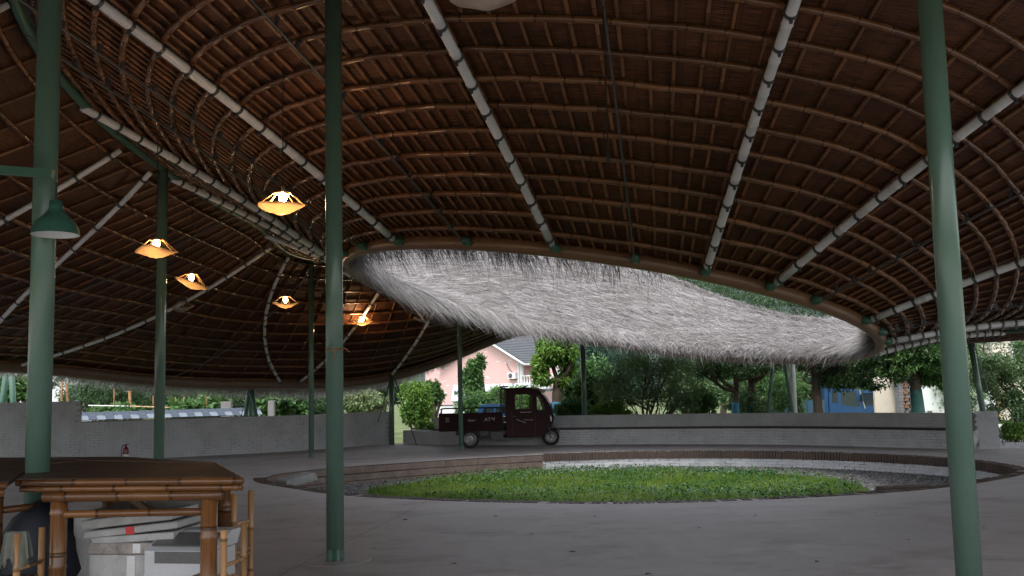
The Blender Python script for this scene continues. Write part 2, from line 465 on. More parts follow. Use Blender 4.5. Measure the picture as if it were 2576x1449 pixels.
for k in (0, .15, .4, .7, 1):
    R_ = np.where(np.sin(ANG) < -.2, SLAB_R+9, SLAB_R-1.2)
    R_ = np.convolve(np.r_[R_[-20:], R_, R_[:20]], np.ones(41)/41, 'same')[20:-20]
    a, b = pit(ANG, 0, 0), np.stack([PC[0]+R_*np.cos(ANG), PC[1]+R_*np.sin(ANG), 0*ANG], -1)
    slab.append(a*(1-k)+b*k)
edge = slab[-1].copy(); edge[:, 2] = -.12
floor_o = structure(annulus(slab+[edge], 'floor', 'floor'))
ge = slab[-1].copy(); ge[:, 2] = -.06
gr = [ge]
for R_, z_ in ((24.2, -.07), (28, -.8), (60, -.9), (140, -1.0), (400, -1.0), (1400, -1.0)):
    gr.append(circ(R_, z_))
ground = structure(annulus(gr, 'ground', 'ground'))
# cut joints in the slab
for (p, q) in (((1075, 1262), (700, 1449)),):
    a, b = at_z(*p), at_z(*q); d = (b-a)/np.linalg.norm(b-a); nn = np.array([-d[1], d[0], 0])*.0035
    m = MB().raw([a-nn, b-nn, b+nn, a+nn]+np.array([0, 0, .004]), [[0, 1, 2, 3]])
    m.build('cut_joint', 'concrete_brown', floor_o)
# column footing ring scored in the floor
# pit bed
PZ = -.37
bed = [pit(ANG, .3, PZ)]
for k in (.6, .3, .0): bed.append(np.array([PC[0], PC[1], PZ])*(1-k)+pit(ANG, .3, PZ)*k)
M['gravel_bed'] = m_plain('gravel_bed', (.15, .145, .14), .9, .4, 20)
court = structure(annulus(bed[::-1], 'gravel_bed', 'court_bed'))

M['concrete_post'] = m_plain('weathered_concrete', (.20, .195, .19), .9, .25, 5)
# retaining wall round the sunken court: core, brown brick coping, white bricks, board-marked concrete part
wall = thing('court_wall', 'low curved retaining wall of white and brown brick around the sunken grass court', 'retaining wall')
def fix_core(a0, a1, o0, o1, z0, z1, n, name, mat, parent):
    a = np.linspace(a0, a1, n); A = pit(a, o0, z0); B = pit(a, o0, z1); C = pit(a, o1, z1); D = pit(a, o1, z0)
    m = MB(); V = np.vstack([A, B, C, D]); i = np.arange(n-1)
    Q = np.vstack([np.stack([i+n*p, i+1+n*p, i+1+n*q, i+n*q], 1) for p, q in ((0, 1), (1, 2), (2, 3), (3, 0))]+[np.array([[0, n, 2*n, 3*n]]), np.array([[n-1, 4*n-1, 3*n-1, 2*n-1]])])
    return m.raw(V, Q).build(name, mat, parent, recalc=True)
AL0, AL1 = rad(104.5), rad(178)           # stretch of board-marked concrete on the far left
fix_core(AL1, AL0+2*PI, .004, .30, PZ-.05, -.168, 200, 'core', 'mortar_w', wall)
fix_core(AL1, AL0+2*PI, .004, .30, -.166, -.012, 200, 'coping_core', 'mortar', wall)
def unit_brick(name, L, D, H, mat, j=.004, bev=True):
    out = []
    for k in range(4):
        m = MB().box((0, 0, 0), (L, D, H)); o = m.build(name, mat)
        for v in o.data.vertices: v.co += Vector(np.random.default_rng(k*9+v.index).normal(0, j, 3))
        me = o.data; bpy.data.objects.remove(o); out.append(me)
    return out
def lay(meshes, frames, parent, mat, limit=300, key=None, name='brick'):
    """frames: list of (loc, rot angle, scale_x); the largest in view become parts of their own, the rest one part"""
    order = sorted(range(len(frames)), key=(lambda i: key(frames[i])) if key else (lambda i: frames[i][0][1]))
    rest = MB()
    for c, i in enumerate(order):
        loc, a, sx = frames[i]
        me = meshes[random.randrange(len(meshes))]
        if c < limit:
            o = add(name, me, parent); o.location = loc; o.rotation_euler = (random.gauss(0, .002), random.gauss(0, .002), a); o.scale = (sx, 1, 1)
        else:
            V = np.array([v.co[:] for v in me.vertices])*[sx, 1, 1]; ca, sa = math.cos(a), math.sin(a)
            V = V @ np.array([[ca, sa, 0], [-sa, ca, 0], [0, 0, 1]])+np.array(loc)
            rest.raw(V, [list(p.vertices) for p in me.polygons])
    if rest.n: stuff(rest.build('brick_courses', mat, parent))
# coping bricks on edge, around the whole court except the concrete stretch
cop = unit_brick('brick', .062, .235, .17, 'bbrick')
fr = []
a = AL1+.02
while a < AL0+2*PI-.005:
    p = pit(a, .085, -.079); t_ = pit(a+.002)-pit(a-.002); r_ = math.atan2(t_[1], t_[0])
    fr.append((tuple(p+[0, 0, random.gauss(0, .003)]), r_, random.uniform(.9, 1.02)))
    a += .073/pit_r(a)
def near_or_front(f):
    x, y, z = f[0]; return 0 if y < 16.3 else (y if x > 1 else y+6)
lay(cop, fr, wall, 'bbrick', 300, key=lambda f: -abs(f[0][1]-19.4)-(3 if f[0][1] > 19 and f[0][0] > 1 else 0))
wbk = unit_brick('brick', .235, .06, .058, 'wbrick', .003)
fr = []
for c in range(4):
    a = rad(-55)+(.5 if c % 2 else 0)*.25/6
    while a < AL0:
        p = pit(a, .026+random.gauss(0, .003), -.2-.066*c); t_ = pit(a+.01)-pit(a-.01)
        fr.append((tuple(p), math.atan2(t_[1], t_[0]), random.uniform(.96, 1.0))); a += .247/pit_r(a)
lay(wbk, fr, wall, 'wbrick', 290)
# the concrete stretch: two board-marked tiers with a broken stepped end
conc = thing('concrete_step', 'brown board marked concrete steps edging the left side of the sunken court', 'steps')
for k, (a0, a1, o0, o1, z0, z1) in enumerate(((AL0, rad(186), -.02, .3, -.155, -.012), (AL0, rad(189), -.1, .28, -.30, -.165), (AL0+.002, rad(192), -.16, .26, PZ-.04, -.308))):
    nb = 9; bnd = np.linspace(a0, a1, nb+1)
    for i in range(nb):
        j = random.gauss(0, .006)
        o = fix_core(bnd[i]+.0008, bnd[i+1]-.0008, o0+j, o1, z0+random.uniform(0, .004), z1-random.uniform(0, .006), 12, 'plank_band', 'concrete_brown', conc)
# fallen chamfer block and slab at the left tip of the court
for q, (px, py, sx, sy, sz, rz) in enumerate(((735, 1204, .95, .34, .15, .75), (800, 1218, .8, .5, .12, .55))):
    pass
blk = MB().box((0, 0, 0), (.9, .34, .15), taper=.85).build('kerb_block', 'concrete_post'); bevel(blk, .03)
p = at_z(742, 1200); blk.location = (p[0]+.1, p[1]-.35, -.02); blk.rotation_euler = (.06, -.10, 1.02)
tag(blk, 'pale broken concrete block lying at the tip of the sunken court', 'block')
st = thing('brick_step', 'small brown brick step beside the gravel at the edge of the court', 'step', (5.95, 15.4, PZ), rad(12))
for i in range(7):
    for k in range(3):
        o = add('brick', cop[(i+k) % 4], st); o.location = (-.33+.11*i, .1+.01*(k % 2), .09+.105*k); o.scale = (1.7, 1.2, .6)

# gravel and lawn
def pts_in_pit(n, off):
    a = rng.uniform(0, 2*PI, n); r = np.sqrt(rng.uniform(0, 1, n))*(pit_r(a)+off)
    return PC[0]+r*np.cos(a), PC[1]+r*np.sin(a)
LC = np.array([1.75, 18.95]); 
def lawn_f(x, y):
    a = np.arctan2(y-LC[1], x-LC[0]); R = 4.55+.12*np.sin(3*a+1)+.09*np.sin(7*a)+.06*np.sin(13*a+2)
    return np.hypot(x-LC[0], y-LC[1])/R
def lawn_z(x, y):
    f = lawn_f(x, y); return PZ+.02+.16*np.clip(1-f**2, 0, 1)+.02*np.sin(1.7*x+.5)*np.cos(1.3*y)
x, y = pts_in_pit(60000, -.03); k = (lawn_f(x, y) > .93); x, y = x[k][:16000], y[k][:16000]; n = len(x)
S = rng.uniform(.010, .026, (n, 1, 1))*rng.uniform(.6, 1.3, (n, 1, 3))
oct_ = np.array([[1, 0, 0], [-1, 0, 0], [0, 1, 0], [0, -1, 0], [0, 0, .7], [0, 0, -.7]], float)
V = (oct_[None]+rng.normal(0, .22, (n, 6, 3)))*S+np.stack([x, y, PZ+.012+0*x], 1)[:, None]
T = np.array([[0, 2, 4], [2, 1, 4], [1, 3, 4], [3, 0, 4], [2, 0, 5], [1, 2, 5], [3, 1, 5], [0, 3, 5]])
T = (T[None]+6*np.arange(n)[:, None, None]).reshape(-1, 3)
tg = NT('gravel_stones'); gg = tg.n('ShaderNodeNewGeometry')
M['stones'] = tg.bsdf(tg.ramp(gg.outputs['Random Per Island'], [(0, (.05, .05, .052)), (.6, (.13, .13, .132)), (1, (.27, .27, .275))]), .8)
g_o = stuff(MB().raw(V.reshape(-1, 3), None, T).build('gravel', 'stones'))
tag(g_o, 'grey gravel strip around the lawn in the sunken court', 'gravel')
# lawn ground
rr = np.linspace(0, 1, 10); rings_ = []
for f in rr:
    a = ANG; R = (4.55+.12*np.sin(3*a+1)+.09*np.sin(7*a)+.06*np.sin(13*a+2))*f+.001
    X, Y = LC[0]+R*np.cos(a), LC[1]+R*np.sin(a); rings_.append(np.stack([X, Y, lawn_z(X, Y)], -1))
M['turf'] = m_plain('turf_soil', (.04, .08, .016), .95, .3, 5)
turf = structure(annulus(rings_, 'turf', 'lawn'))
def blades(px, py, pz, L, Wd, lean, n, seg=2):
    """bent tapering blades, one triangle strip each"""
    a = rng.uniform(0, 2*PI, n); dx, dy = np.cos(a), np.sin(a); b = rng.uniform(0, 2*PI, n); wx, wy = np.cos(b), np.sin(b)
    le = lean*rng.uniform(.2, 1.4, n)
    P0 = np.stack([px, py, pz], 1); w = np.stack([wx, wy, 0*wx], 1)*Wd[:, None]/2
    m = P0+np.stack([dx*le*.35, dy*le*.35, np.full(n, .6)], 1)*L[:, None]; tip = P0+np.stack([dx*le, dy*le, 1-.3*le], 1)*L[:, None]
    V = np.stack([P0-w, P0+w, m+w*.8, m-w*.8, tip], 1).reshape(-1, 3); b5 = 5*np.arange(n)[:, None]
    return V, b5+np.array([[0, 1, 2, 3]]), b5+np.array([[3, 2, 4]])
n = 70000; a = rng.uniform(0, 2*PI, n); r = np.sqrt(rng.uniform(0, 1, n))*4.65; x, y = LC[0]+r*np.cos(a), LC[1]+r*np.sin(a)
k = lawn_f(x, y) < 1.03; x, y = x[k], y[k]; n = len(x)
tuft = .5+.5*np.sin(x*2.1+1)*np.sin(y*1.7)+.35*np.sin(5*x)*np.cos(4*y)
L = rng.uniform(.035, .085, n)*(.8+1.1*np.clip(tuft-.35, 0, 1.2))
edge_k = lawn_f(x, y) > .9; L = np.where(edge_k, L*1.25, L)
V, Q, T = blades(x, y, lawn_z(x, y), L, rng.uniform(.006, .011, n), .55, n)
M['grass'] = m_leaf('grass_blades', (.07, .155, .018), (.17, .24, .038), .5, .4, .7)
n2 = 900; a = rng.uniform(0, 2*PI, n2); r = rng.uniform(.75, 1.03, n2)*4.5; x2, y2 = LC[0]+r*np.cos(a), LC[1]+r*np.sin(a); V2, Q2, T2 = blades(x2, y2, lawn_z(x2, y2), rng.uniform(.14, .34, n2), rng.uniform(.005, .009, n2), .7, n2)
gro = stuff(MB().raw(V, Q, T).raw(V2, Q2, T2).build('grass', 'grass')); tag(gro, 'bright green uneven grass filling the sunken court', 'grass')
# broad-leaved weeds in patches
wx, wy = [], []
for (cx, cy, sx, sy, c) in ((3.2, 16.6, 1.2, .35, 700), (5.2, 16.9, .8, 1.0, 900), (4.6, 21, 1.5, 1.0, 1200), (-.5, 20.5, 1.2, .8, 700), (1.2, 22.6, 1.6, .5, 600), (.2, 17.2, 1.3, .4, 350), (2.2, 19.5, 1.5, .5, 350), (3.3, 15.2, 1.6, .3, 400)):
    wx.append(rng.normal(cx, sx, c)); wy.append(rng.normal(cy, sy, c))
x, y = np.concatenate(wx), np.concatenate(wy); k = lawn_f(x, y) < .99; x, y = x[k], y[k]; n = len(x)
def leaf_quads(P, D, N, L, W):
    """rhombic leaves: base P, direction D, side N"""
    D = D/np.linalg.norm(D, axis=1)[:, None]; Sd = np.cross(D, N); Sd /= np.linalg.norm(Sd, axis=1)[:, None]+1e-9
    U = np.cross(Sd, D)
    a = P; b = P+D*(L*.45)[:, None]+Sd*(W/2)[:, None]+U*(L*.08)[:, None]; c = P+D*L[:, None]-U*(L*.06)[:, None]; d = P+D*(L*.45)[:, None]-Sd*(W/2)[:, None]+U*(L*.08)[:, None]
    n = len(P); q = 4*np.arange(n)[:, None]
    return np.stack([a, b, c, d], 1).reshape(-1, 3), np.vstack([q+np.array([[0, 1, 2]]), q+np.array([[0, 2, 3]])])
D = np.stack([rng.normal(0, 1, n), rng.normal(0, 1, n), rng.uniform(.1, .9, n)], 1); N = np.tile([0, 0, 1.], (n, 1))+rng.normal(0, .3, (n, 3))
V, T = leaf_quads(np.stack([x, y, lawn_z(x, y)+rng.uniform(.05, .14, n)], 1), D, N, rng.uniform(.05, .1, n), rng.uniform(.03, .05, n))
M['weed'] = m_leaf('weed_leaves', (.03, .085, .028), (.05, .11, .04), .4, .3)
tag(stuff(MB().raw(V, None, T).build('broadleaf_weeds', 'weed')), 'darker broad leaved weeds in patches on the grass', 'weeds')

# ================================================================== the bamboo roof
CX, CY, RR, RZ, RA, RB = 1.815, 19.2, 4.94, 3.178, -.189, -.062
def polar_curve(pts):
    p = np.array(pts, float); a = np.arctan2(p[:, 1]-CY, p[:, 0]-CX); r = np.hypot(p[:, 0]-CX, p[:, 1]-CY)
    fr_ = pspline(a, r); fz = pspline(a, p[:, 2])
    return lambda t: np.stack([CX+fr_(t)*np.cos(t), CY+fr_(t)*np.sin(t), fz(t)], -1)
def ring(t):
    t = np.asarray(t, float); x = RR*np.cos(t); y = RR*np.sin(t)
    return np.stack([CX+x, CY+y, RZ+RA*x+RB*y], -1)
CREST = [(3.6, 6.7, 6.0), (.6, 6.5, 6.35), (-2.4, 6.9, 6.4), (-4.3, 8.3, 6.25), (-5.4, 10.8, 5.9), (-5.65, 12.8, 5.65), (-5.55, 15.5, 5.38), (-5.4, 18.5, 5.28), (-5.3, 21.5, 5.22), (-5.25, 25, 5.2),
         (-3.8, 27.2, 5.35), (-1.5, 28, 5.55), (1.2, 28.5, 5.4), (3.6, 28.4, 4.9), (5.5, 27.6, 3.98), (7.2, 26.2, 3.2), (9, 23.6, 2.72), (10.2, 20.3, 2.72), (10.4, 16.8, 2.85), (9.2, 12.4, 3.95), (6.7, 8.5, 5.3)]
EAVE = [(0, 1.2, 4.3), (-5.6, 2.6, 3.3), (-10.4, 7.2, 2.45), (-12.6, 14.2, 2.4), (-12.9, 20, 2.45), (-12, 24.6, 2.5), (-9.6, 27, 2.15), (-6.9, 28.7, 2.0), (-3.95, 31.6, 2.2), (-1.8, 33, 2.95), (0, 33.6, 3.65), (3.4, 33.6, 3.7), (7.4, 32, 3.6),  # unseen near eave shaped low to keep light off left side and foreground
        (10.5, 29, 3.35), (12.7, 25, 3.1), (13.7, 20.5, 3.05), (13.6, 16, 3.3), (12.0, 11, 4.1), (9.2, 5.8, 4.6), (5, 2.2, 4.7)]
crest = polar_curve(CREST); eave = polar_curve(EAVE)
TW = [(0, 10), (30, 34), (60, 61), (90, 90), (120, 121), (138, 148), (152, 178), (168, 203), (183, 220), (200, 229), (212, 233), (225, 237.5), (241, 246.5), (257, 255), (270, 264), (281.5, 274), (293, 291.5), (303, 303), (319, 317), (329, 335), (340, 352)]
_tw = pspline([rad(a) for a, b in TW], [rad(b-a) for a, b in TW])
def twist(t): return np.asarray(t, float)+_tw(t)
def S_in(t, s):
    s = np.asarray(s, float)[..., None]; a, b = ring(t), crest(twist(t))
    p = a*(1-s)+b*s; p[..., 2] += .10*np.sin(PI*s[..., 0]); return p
SAG = .30
def S_out(f, s):
    s = np.asarray(s, float)[..., None]; a, b = crest(f), eave(f)
    p = a*(1-s)+b*s; p[..., 2] -= SAG*np.sin(PI*np.clip(s[..., 0], 0, 1)); return p
def normal(Sf, t, s):
    h = 1e-3; du = Sf(t+h, s)-Sf(t-h, s); dv = Sf(t, s+h)-Sf(t, s-h)
    n = np.cross(du, dv); n /= np.linalg.norm(n, axis=-1)[..., None]+1e-12
    return np.where(n[..., 2:3] < 0, -n, n)
def off(Sf, t, s, d):
    t = np.asarray(t, float); s = np.broadcast_to(np.asarray(s, float), t.shape)
    return Sf(t, s)+normal(Sf, t, s)*d
roof = thing('bamboo_roof', 'sweeping ring shaped bamboo and reed roof with grey thatch and a tilted round opening', 'roof')
def skin(Sf, d, name, mat, nt=288, s0=0.0, s1=1.0, ns=18, smooth=True):
    t = np.linspace(0, 2*PI, nt+1); s = np.linspace(s0, s1, ns)
    Tt, Ss = np.meshgrid(t, s, indexing='ij'); V = off(Sf, Tt, Ss, d)
    mid = V[:, ns//2]; lu = np.concatenate([[0], np.cumsum(np.linalg.norm(np.diff(mid, axis=0), axis=1))])
    lv = np.concatenate([np.zeros((nt+1, 1)), np.cumsum(np.linalg.norm(np.diff(V, axis=1), axis=2), 1)], 1)
    i, j = np.meshgrid(np.arange(nt), np.arange(ns-1), indexing='ij')
    Q = np.stack([i*ns+j, (i+1)*ns+j, (i+1)*ns+j+1, i*ns+j+1], -1).reshape(-1, 4)
    UV = np.stack([np.repeat(lu[:, None], ns, 1), lv], -1).reshape(-1, 2)
    return MB().raw(V.reshape(-1, 3), Q, None, UV[Q.ravel()]).build(name, mat, roof, smooth=smooth)
skin(S_in, 0, 'reed_mat', 'reed', ns=20, s0=-.02); skin(S_out, 0, 'reed_mat', 'reed', ns=14, s1=1.05)
skin(S_in, .10, 'thatch_bed', 'thatch_bed', ns=20, s0=-.03); skin(S_out, .10, 'thatch_bed', 'thatch_bed', ns=14, s1=1.06)
# crest thatch roll
tc = np.linspace(0, 2*PI, 241)[:-1]; c_ = crest(tc); c_[:, 2] += .05
MB().tube(c_, .16, 10, closed=True).build('thatch_ridge', 'thatch_bed', roof, smooth=True)
# purlins: hoops of bamboo
N_IN, N_OUT = 16, 13
tf = np.linspace(0, 2*PI, 721)[:-1]
for i in range(N_IN):
    s = (i+.9)/(N_IN+.6)
    ph = random.uniform(0, 2*PI)
    P = off(S_in, tf+ph, s, -.085+random.gauss(0, .004)); P[:, 2] += .006*np.sin(tf*37+i*2)+.005*np.sin(tf*61+i)
    bamboo(MB(), P, random.uniform(.037, .043), .40, 8, closed=True).build('purlin', 'bamboo', roof, smooth=True)
for i in range(N_OUT):
    s = (i+.7)/(N_OUT+.4)
    P = off(S_out, tf+random.uniform(0, 6), s, -.085+random.gauss(0, .004))
    bamboo(MB(), P, random.uniform(.034, .040), .42, 7, closed=True).build('purlin', 'bamboo', roof, smooth=True)
# rafters
NR_IN, NR_OUT = 178, 118
for i in range(NR_IN):
    t0 = 2*PI*(i+random.uniform(-.12, .12))/NR_IN; s = np.linspace(-.012, 1.0, 14)
    bamboo(MB(), off(S_in, np.full(14, t0), s, -.028), random.uniform(.020, .025), .42, 6).build('rafter', 'bamboo_small', roof, smooth=True)
for i in range(NR_OUT):
    t0 = 2*PI*(i+random.uniform(-.12, .12))/NR_OUT; s = np.linspace(0, 1.055, 12)
    bamboo(MB(), off(S_out, np.full(12, t0), s, -.028), random.uniform(.020, .025), .42, 6).build('rafter', 'bamboo_small', roof, smooth=True)
# ring beam, crest beam, eave beam
P = ring(tf[::3]); P[:, 2] -= .10
rb = MB().tube(P, .112, 14, closed=True).build('ring_beam', 'ring', roof, smooth=True)
P2 = ring(tf[::3]); ctr = np.array([CX, CY, 0]); dr = P2-np.array([CX, CY, RZ]); P2 = P2+dr/RR*.0; P2[:, 2] -= .02
P = crest(tf[::3]); P[:, 2] -= .14
MB().tube(P, .065, 12, closed=True).build('crest_beam', 'green_dark', roof, smooth=True)
P = eave(tf[::3]); cc = crest(tf[::3]); P = P+(cc-P)*.04; P[:, 2] -= .22
MB().tube(P, .15, 12, closed=True).build('eave_beam', 'eave', roof, smooth=True)
# ribs
def clamp(parent, p, d, up, r):
    """dark band with a bolted lug, round a rib at p along d"""
    d = d/np.linalg.norm(d); pts = np.array([p-d*.022, p+d*.022])
    m = MB().tube(pts, r+.008, 12)
    lug = p-up*(r+.028); side = np.cross(d, up); R = np.stack([d, side, up], 1)
    m.box(lug, (.034, .03, .05), R)
    m.box(p+up*(r+.045), (.03, .05, .09), R)
    return m.build('clamp', 'steel_dark', parent)
def rib(P, Nn, r, ss, clamps):
    n = len(P); mb = MB(); bamboo(mb, P, r, .55, 12)
    o = mb.build('rib', 'rib', roof, smooth=True)
    if clamps:
        for s in ss:
            i = s*(n-1); k = min(int(i), n-2); f = i-k; p = P[k]*(1-f)+P[k+1]*f
            clamp(o, p, P[k+1]-P[k], Nn[k], r)
    return o
SP_IN = [(i+.9)/(N_IN+.6) for i in range(N_IN)]; SP_OUT = [(i+.7)/(N_OUT+.4) for i in range(N_OUT)]
RIBS = [168, 183, 225, 257, 281.5, 293, 319, 338, 359]
for a in RIBS+[20, 45, 70, 95, 120, 145]:
    s = np.linspace(.04, .995, 40); t0 = np.full(40, rad(a)); P = off(S_in, t0, s, -.18); Nn = normal(S_in, t0, s)
    rib(P, Nn, .056, [(q-.04)/.955 for q in SP_IN], a in RIBS)
def steel_rod(P, Nn, name, ss, clips, gap=.05):
    o = MB().tube(P, .013, 6).build(name, 'steel_dark', roof)
    if clips:
        n = len(P)
        for s in ss:
            k = min(int(s*(n-1)), n-2); p = P[k]; u = Nn[k]; d = P[k+1]-P[k]; d /= np.linalg.norm(d); R = np.stack([d, np.cross(u, d), u], 1)
            MB().box(p+u*.055, (.05, .02, .12), R).build('clip', 'steel_dark', o)
for a in (200, 212, 241, 270, 303, 328.5):
    s = np.linspace(.03, .995, 40); t0 = np.full(40, rad(a)); steel_rod(off(S_in, t0, s, -.215), normal(S_in, t0, s), 'tie_rod', SP_IN, True)
# green brackets on the ring
for a in RIBS+[200, 212, 241, 270, 303, 328.5, 20, 45, 70, 95, 120, 145]:
    t0 = rad(a); p = off(S_in, np.array(t0), np.array(.028), -.18); q = ring(t0); q = q-[0, 0, .10]
    d = p-q; d /= np.linalg.norm(d)
    P = np.linspace(q+d*.02, p+d*.06, 7)
    MB().tube(P, [.02, .05, .07, .075, .07, .055, .03], 10).build('bracket', 'green_dark', rb, smooth=True)
# outer ribs on the far left, in pairs that meet at the eave supports
OUT = [(213, 197), (208, 163), (156, 161), (147, 131.5), (121, 130), (110.5, 115.5), (88, 80), (64, 62), (64, 40), (232, 225), (236, 250)]
def angle_path(f0, f1, s): return rad(f0)+(rad(f1)-rad(f0))*s
for k, (f0, f1) in enumerate(OUT):
    s = np.linspace(.03, .965, 40); tt = angle_path(f0, f1, s); P = off(S_out, tt, s, -.172); Nn = normal(S_out, tt, s)
    rib(P, Nn, .040, [(q-.03)/.935 for q in SP_OUT], k < 6)
for (f0, f1) in ((182, 180), (138, 146)):
    s = np.linspace(.03, .965, 30); tt = angle_path(f0, f1, s); steel_rod(off(S_out, tt, s, -.205), normal(S_out, tt, s), 'tie_rod', [], False)

# thatch straw
def straw(Sf, t, s, up, L, W, lift, droop, dn, swirl=0.0):
    """straws lying down the slope (dn = -1: towards s = 0)"""
    n = len(t); h = 2e-3
    d = (Sf(t, s+h)-Sf(t, s-h))*dn; d /= np.linalg.norm(d, axis=1)[:, None]
    N = normal(Sf, t, s); sd = np.cross(d, N)
    P0 = Sf(t, s)+N*up[:, None]
    wt = (.95*np.exp(-((np.degrees(t)-75)/72)**4))*swirl
    tg_ = Sf(t-h, s)-Sf(t+h, s); tg_ /= np.linalg.norm(tg_, axis=1)[:, None]
    dd = d*(1-.45*wt/.95)[:, None]+tg_*wt[:, None]+sd*rng.normal(0, .36, n)[:, None]+N*(lift*rng.uniform(-.4, 1.2, n))[:, None]; dd /= np.linalg.norm(dd, axis=1)[:, None]
    P1 = P0+dd*(L*.5)[:, None]; bend = rng.normal(0, .10, (n, 3))
    P2 = P1+(dd+bend)*(L*.5)[:, None]; P2[:, 2] -= droop*L; P1[:, 2] -= droop*L*.3
    ax = np.cross(dd, rng.normal(0, 1, (n, 3))); ax /= np.linalg.norm(ax, axis=1)[:, None]; w = ax*(W/2)[:, None]
    V = np.stack([P0-w, P0+w, P1+w, P1-w, P2], 1).reshape(-1, 3); b5 = 5*np.arange(n)[:, None]
    return V, b5+np.array([[0, 1, 2, 3]]), b5+np.array([[3, 2, 4]])
th = MB()
n = 180000; t = rad(-35)+rng.uniform(0, 1, n)*rad(235); s = rng.uniform(.0, 1.03, n)
q_ = t*CX*3.2+s*7.5
strk = .018*np.sin(q_*1.9+np.sin(s*9))+.016*np.sin(q_*4.3+1+2*np.sin(s*6+t*3))+.016*np.sin(q_*9.1+s*5)
th.raw(*straw(S_in, t, np.clip(s, .01, .999), rng.uniform(.09, .15, n)+strk, rng.uniform(.2, .55, n), rng.uniform(.0045, .008, n), .26, .05, -1, 1.0))
n = 40000; t = rng.uniform(rad(-25), rad(200), n); s = rng.uniform(-.035, .04, n)
lm = 1+1.1*np.exp(-((np.degrees(t)-138)/34)**4)
th.raw(*straw(S_in, t, s, rng.uniform(.0, .18, n), rng.uniform(.15, .46, n)*rng.uniform(.6, 1.1, n)*lm, rng.uniform(.0045, .008, n), .22, .16+.16*(lm-1), -1, .45))
fr_in = th; th = MB()
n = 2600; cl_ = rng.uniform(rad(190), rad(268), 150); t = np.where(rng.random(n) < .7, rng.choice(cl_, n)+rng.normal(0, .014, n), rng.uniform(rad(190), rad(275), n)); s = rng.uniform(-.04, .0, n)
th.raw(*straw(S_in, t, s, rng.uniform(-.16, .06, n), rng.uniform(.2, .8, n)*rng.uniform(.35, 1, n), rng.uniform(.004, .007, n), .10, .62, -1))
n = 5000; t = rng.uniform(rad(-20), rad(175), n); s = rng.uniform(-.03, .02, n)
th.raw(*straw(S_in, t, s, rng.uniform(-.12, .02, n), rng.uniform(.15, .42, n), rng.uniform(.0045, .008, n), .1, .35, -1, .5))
stuff(th.build('thatch_shaded_butts', 'thatch_shaded', roof)); th = fr_in
n = 7000; t = rng.uniform(rad(-15), rad(178), n); s = rng.uniform(-.03, .06, n)
th.raw(*straw(S_in, t, s, rng.uniform(.02, .2, n), rng.uniform(.3, .8, n)*rng.uniform(.5, 1, n), rng.uniform(.004, .007, n), .7, .25, -1, .7))
n = 12000; t = rng.uniform(rad(-10), rad(178), n); s = rng.uniform(.02, .98, n)
th.raw(*straw(S_in, t, s, rng.uniform(.12, .2, n), rng.uniform(.2, .6, n), rng.uniform(.004, .007, n), 1.1, .12, -1, -.3))
n = 30000; t = rng.uniform(rad(95), rad(215), n); s = 1.045+rng.uniform(-.03, .01, n)
th.raw(*straw(S_out, t, s, rng.uniform(-.02, .1, n), rng.uniform(.15, .5, n), rng.uniform(.005, .009, n), .12, .35, 1))
n = 30000; t = rng.uniform(0, 2*PI, n); s = rng.uniform(0, 1.04, n)
th.raw(*straw(S_out, t, np.clip(s, .01, 1.03), rng.uniform(.08, .15, n), rng.uniform(.2, .5, n), rng.uniform(.008, .014, n), .3, .05, 1))
n = 14000; t = rng.uniform(0, 2*PI, n)
th.raw(*straw(S_in, t, np.full(n, .995), rng.uniform(.16, .24, n), rng.uniform(.2, .5, n), rng.uniform(.006, .011, n), .5, .15, -1))
stuff(th.build('thatch', 'thatch', roof))
# roof underside height at a point of the plan
_t = np.linspace(0, 2*PI, 360); _s = np.linspace(0, 1, 60); _T, _S = np.meshgrid(_t, _s)
_A = np.vstack([S_in(_T, _S).reshape(-1, 3), S_out(_T, _S).reshape(-1, 3)])
def roof_z(x, y): return _A[np.argmin((_A[:, 0]-x)**2+(_A[:, 1]-y)**2), 2]

# ================================================================== steel columns and eave supports
def column(x, y, r, label, top=None, foot=True):
    z1 = (roof_z(x, y)-.06) if top is None else top
    t = thing('steel_column', label, 'column', (x, y, 0), 0, 'green steel columns under the roof')
    MB().tube([[0, 0, .11 if foot else 0], [0, 0, z1*.5], [0, 0, z1]], r, 28).build('post', 'green', t, smooth=True)
    if foot:
        MB().lathe([(0, .004), (.33, .004), (.335, 0)], 40).build('footing_disc', 'floor', t)
        MB().lathe([(0, .012), (r*1.02, .012), (r*1.02, .004)], 24).build('base_plate', 'steel_dark', t)
        for a in range(6):
            c, s_ = math.cos(a*PI/3), math.sin(a*PI/3)
            MB().box((c*r*.82, s_*r*.82, .062), (.030, .030, .10), np.array(Matrix.Rotation(a*PI/3, 3, 'Z'))).build('gusset', 'green', t)
        MB().lathe([(0, .016), (r*.72, .016), (r*.72, .115), (0, .115)], 18).build('stub', 'green_dark', t)
    return t
pA = at_z(843, 1410)
colA = column(pA[0], pA[1], .083, 'green steel column with thin twine tied round it at mid height')
pR = at_y(2420, 1200, 6.75); colR = column(pR[0], pR[1], .083, 'thick green steel column standing alone in front of the end of the bench wall')
pL = at_y(102, 900, 7.15); colL = column(pL[0], pL[1], .083, 'green steel column carrying the green enamel lamp on its arm')
p4 = at_y(403, 900, 15.6); colM = column(p4[0], p4[1], .08, 'green steel column standing behind the bamboo tables before the tiled coping')
p5 = at_z(783, 1151); column(p5[0], p5[1], .068, 'slim green steel column between the left brick wall and the court steps')
p6 = at_z(1160, 1131); column(p6[0], p6[1], .066, 'slim green steel column in front of the tricycle cargo bed')
p7 = at_y(985, 1100, 31.3); column(p7[0], p7[1], .085, 'green steel column in the gap between the two brick walls', top=2.15, foot=False)
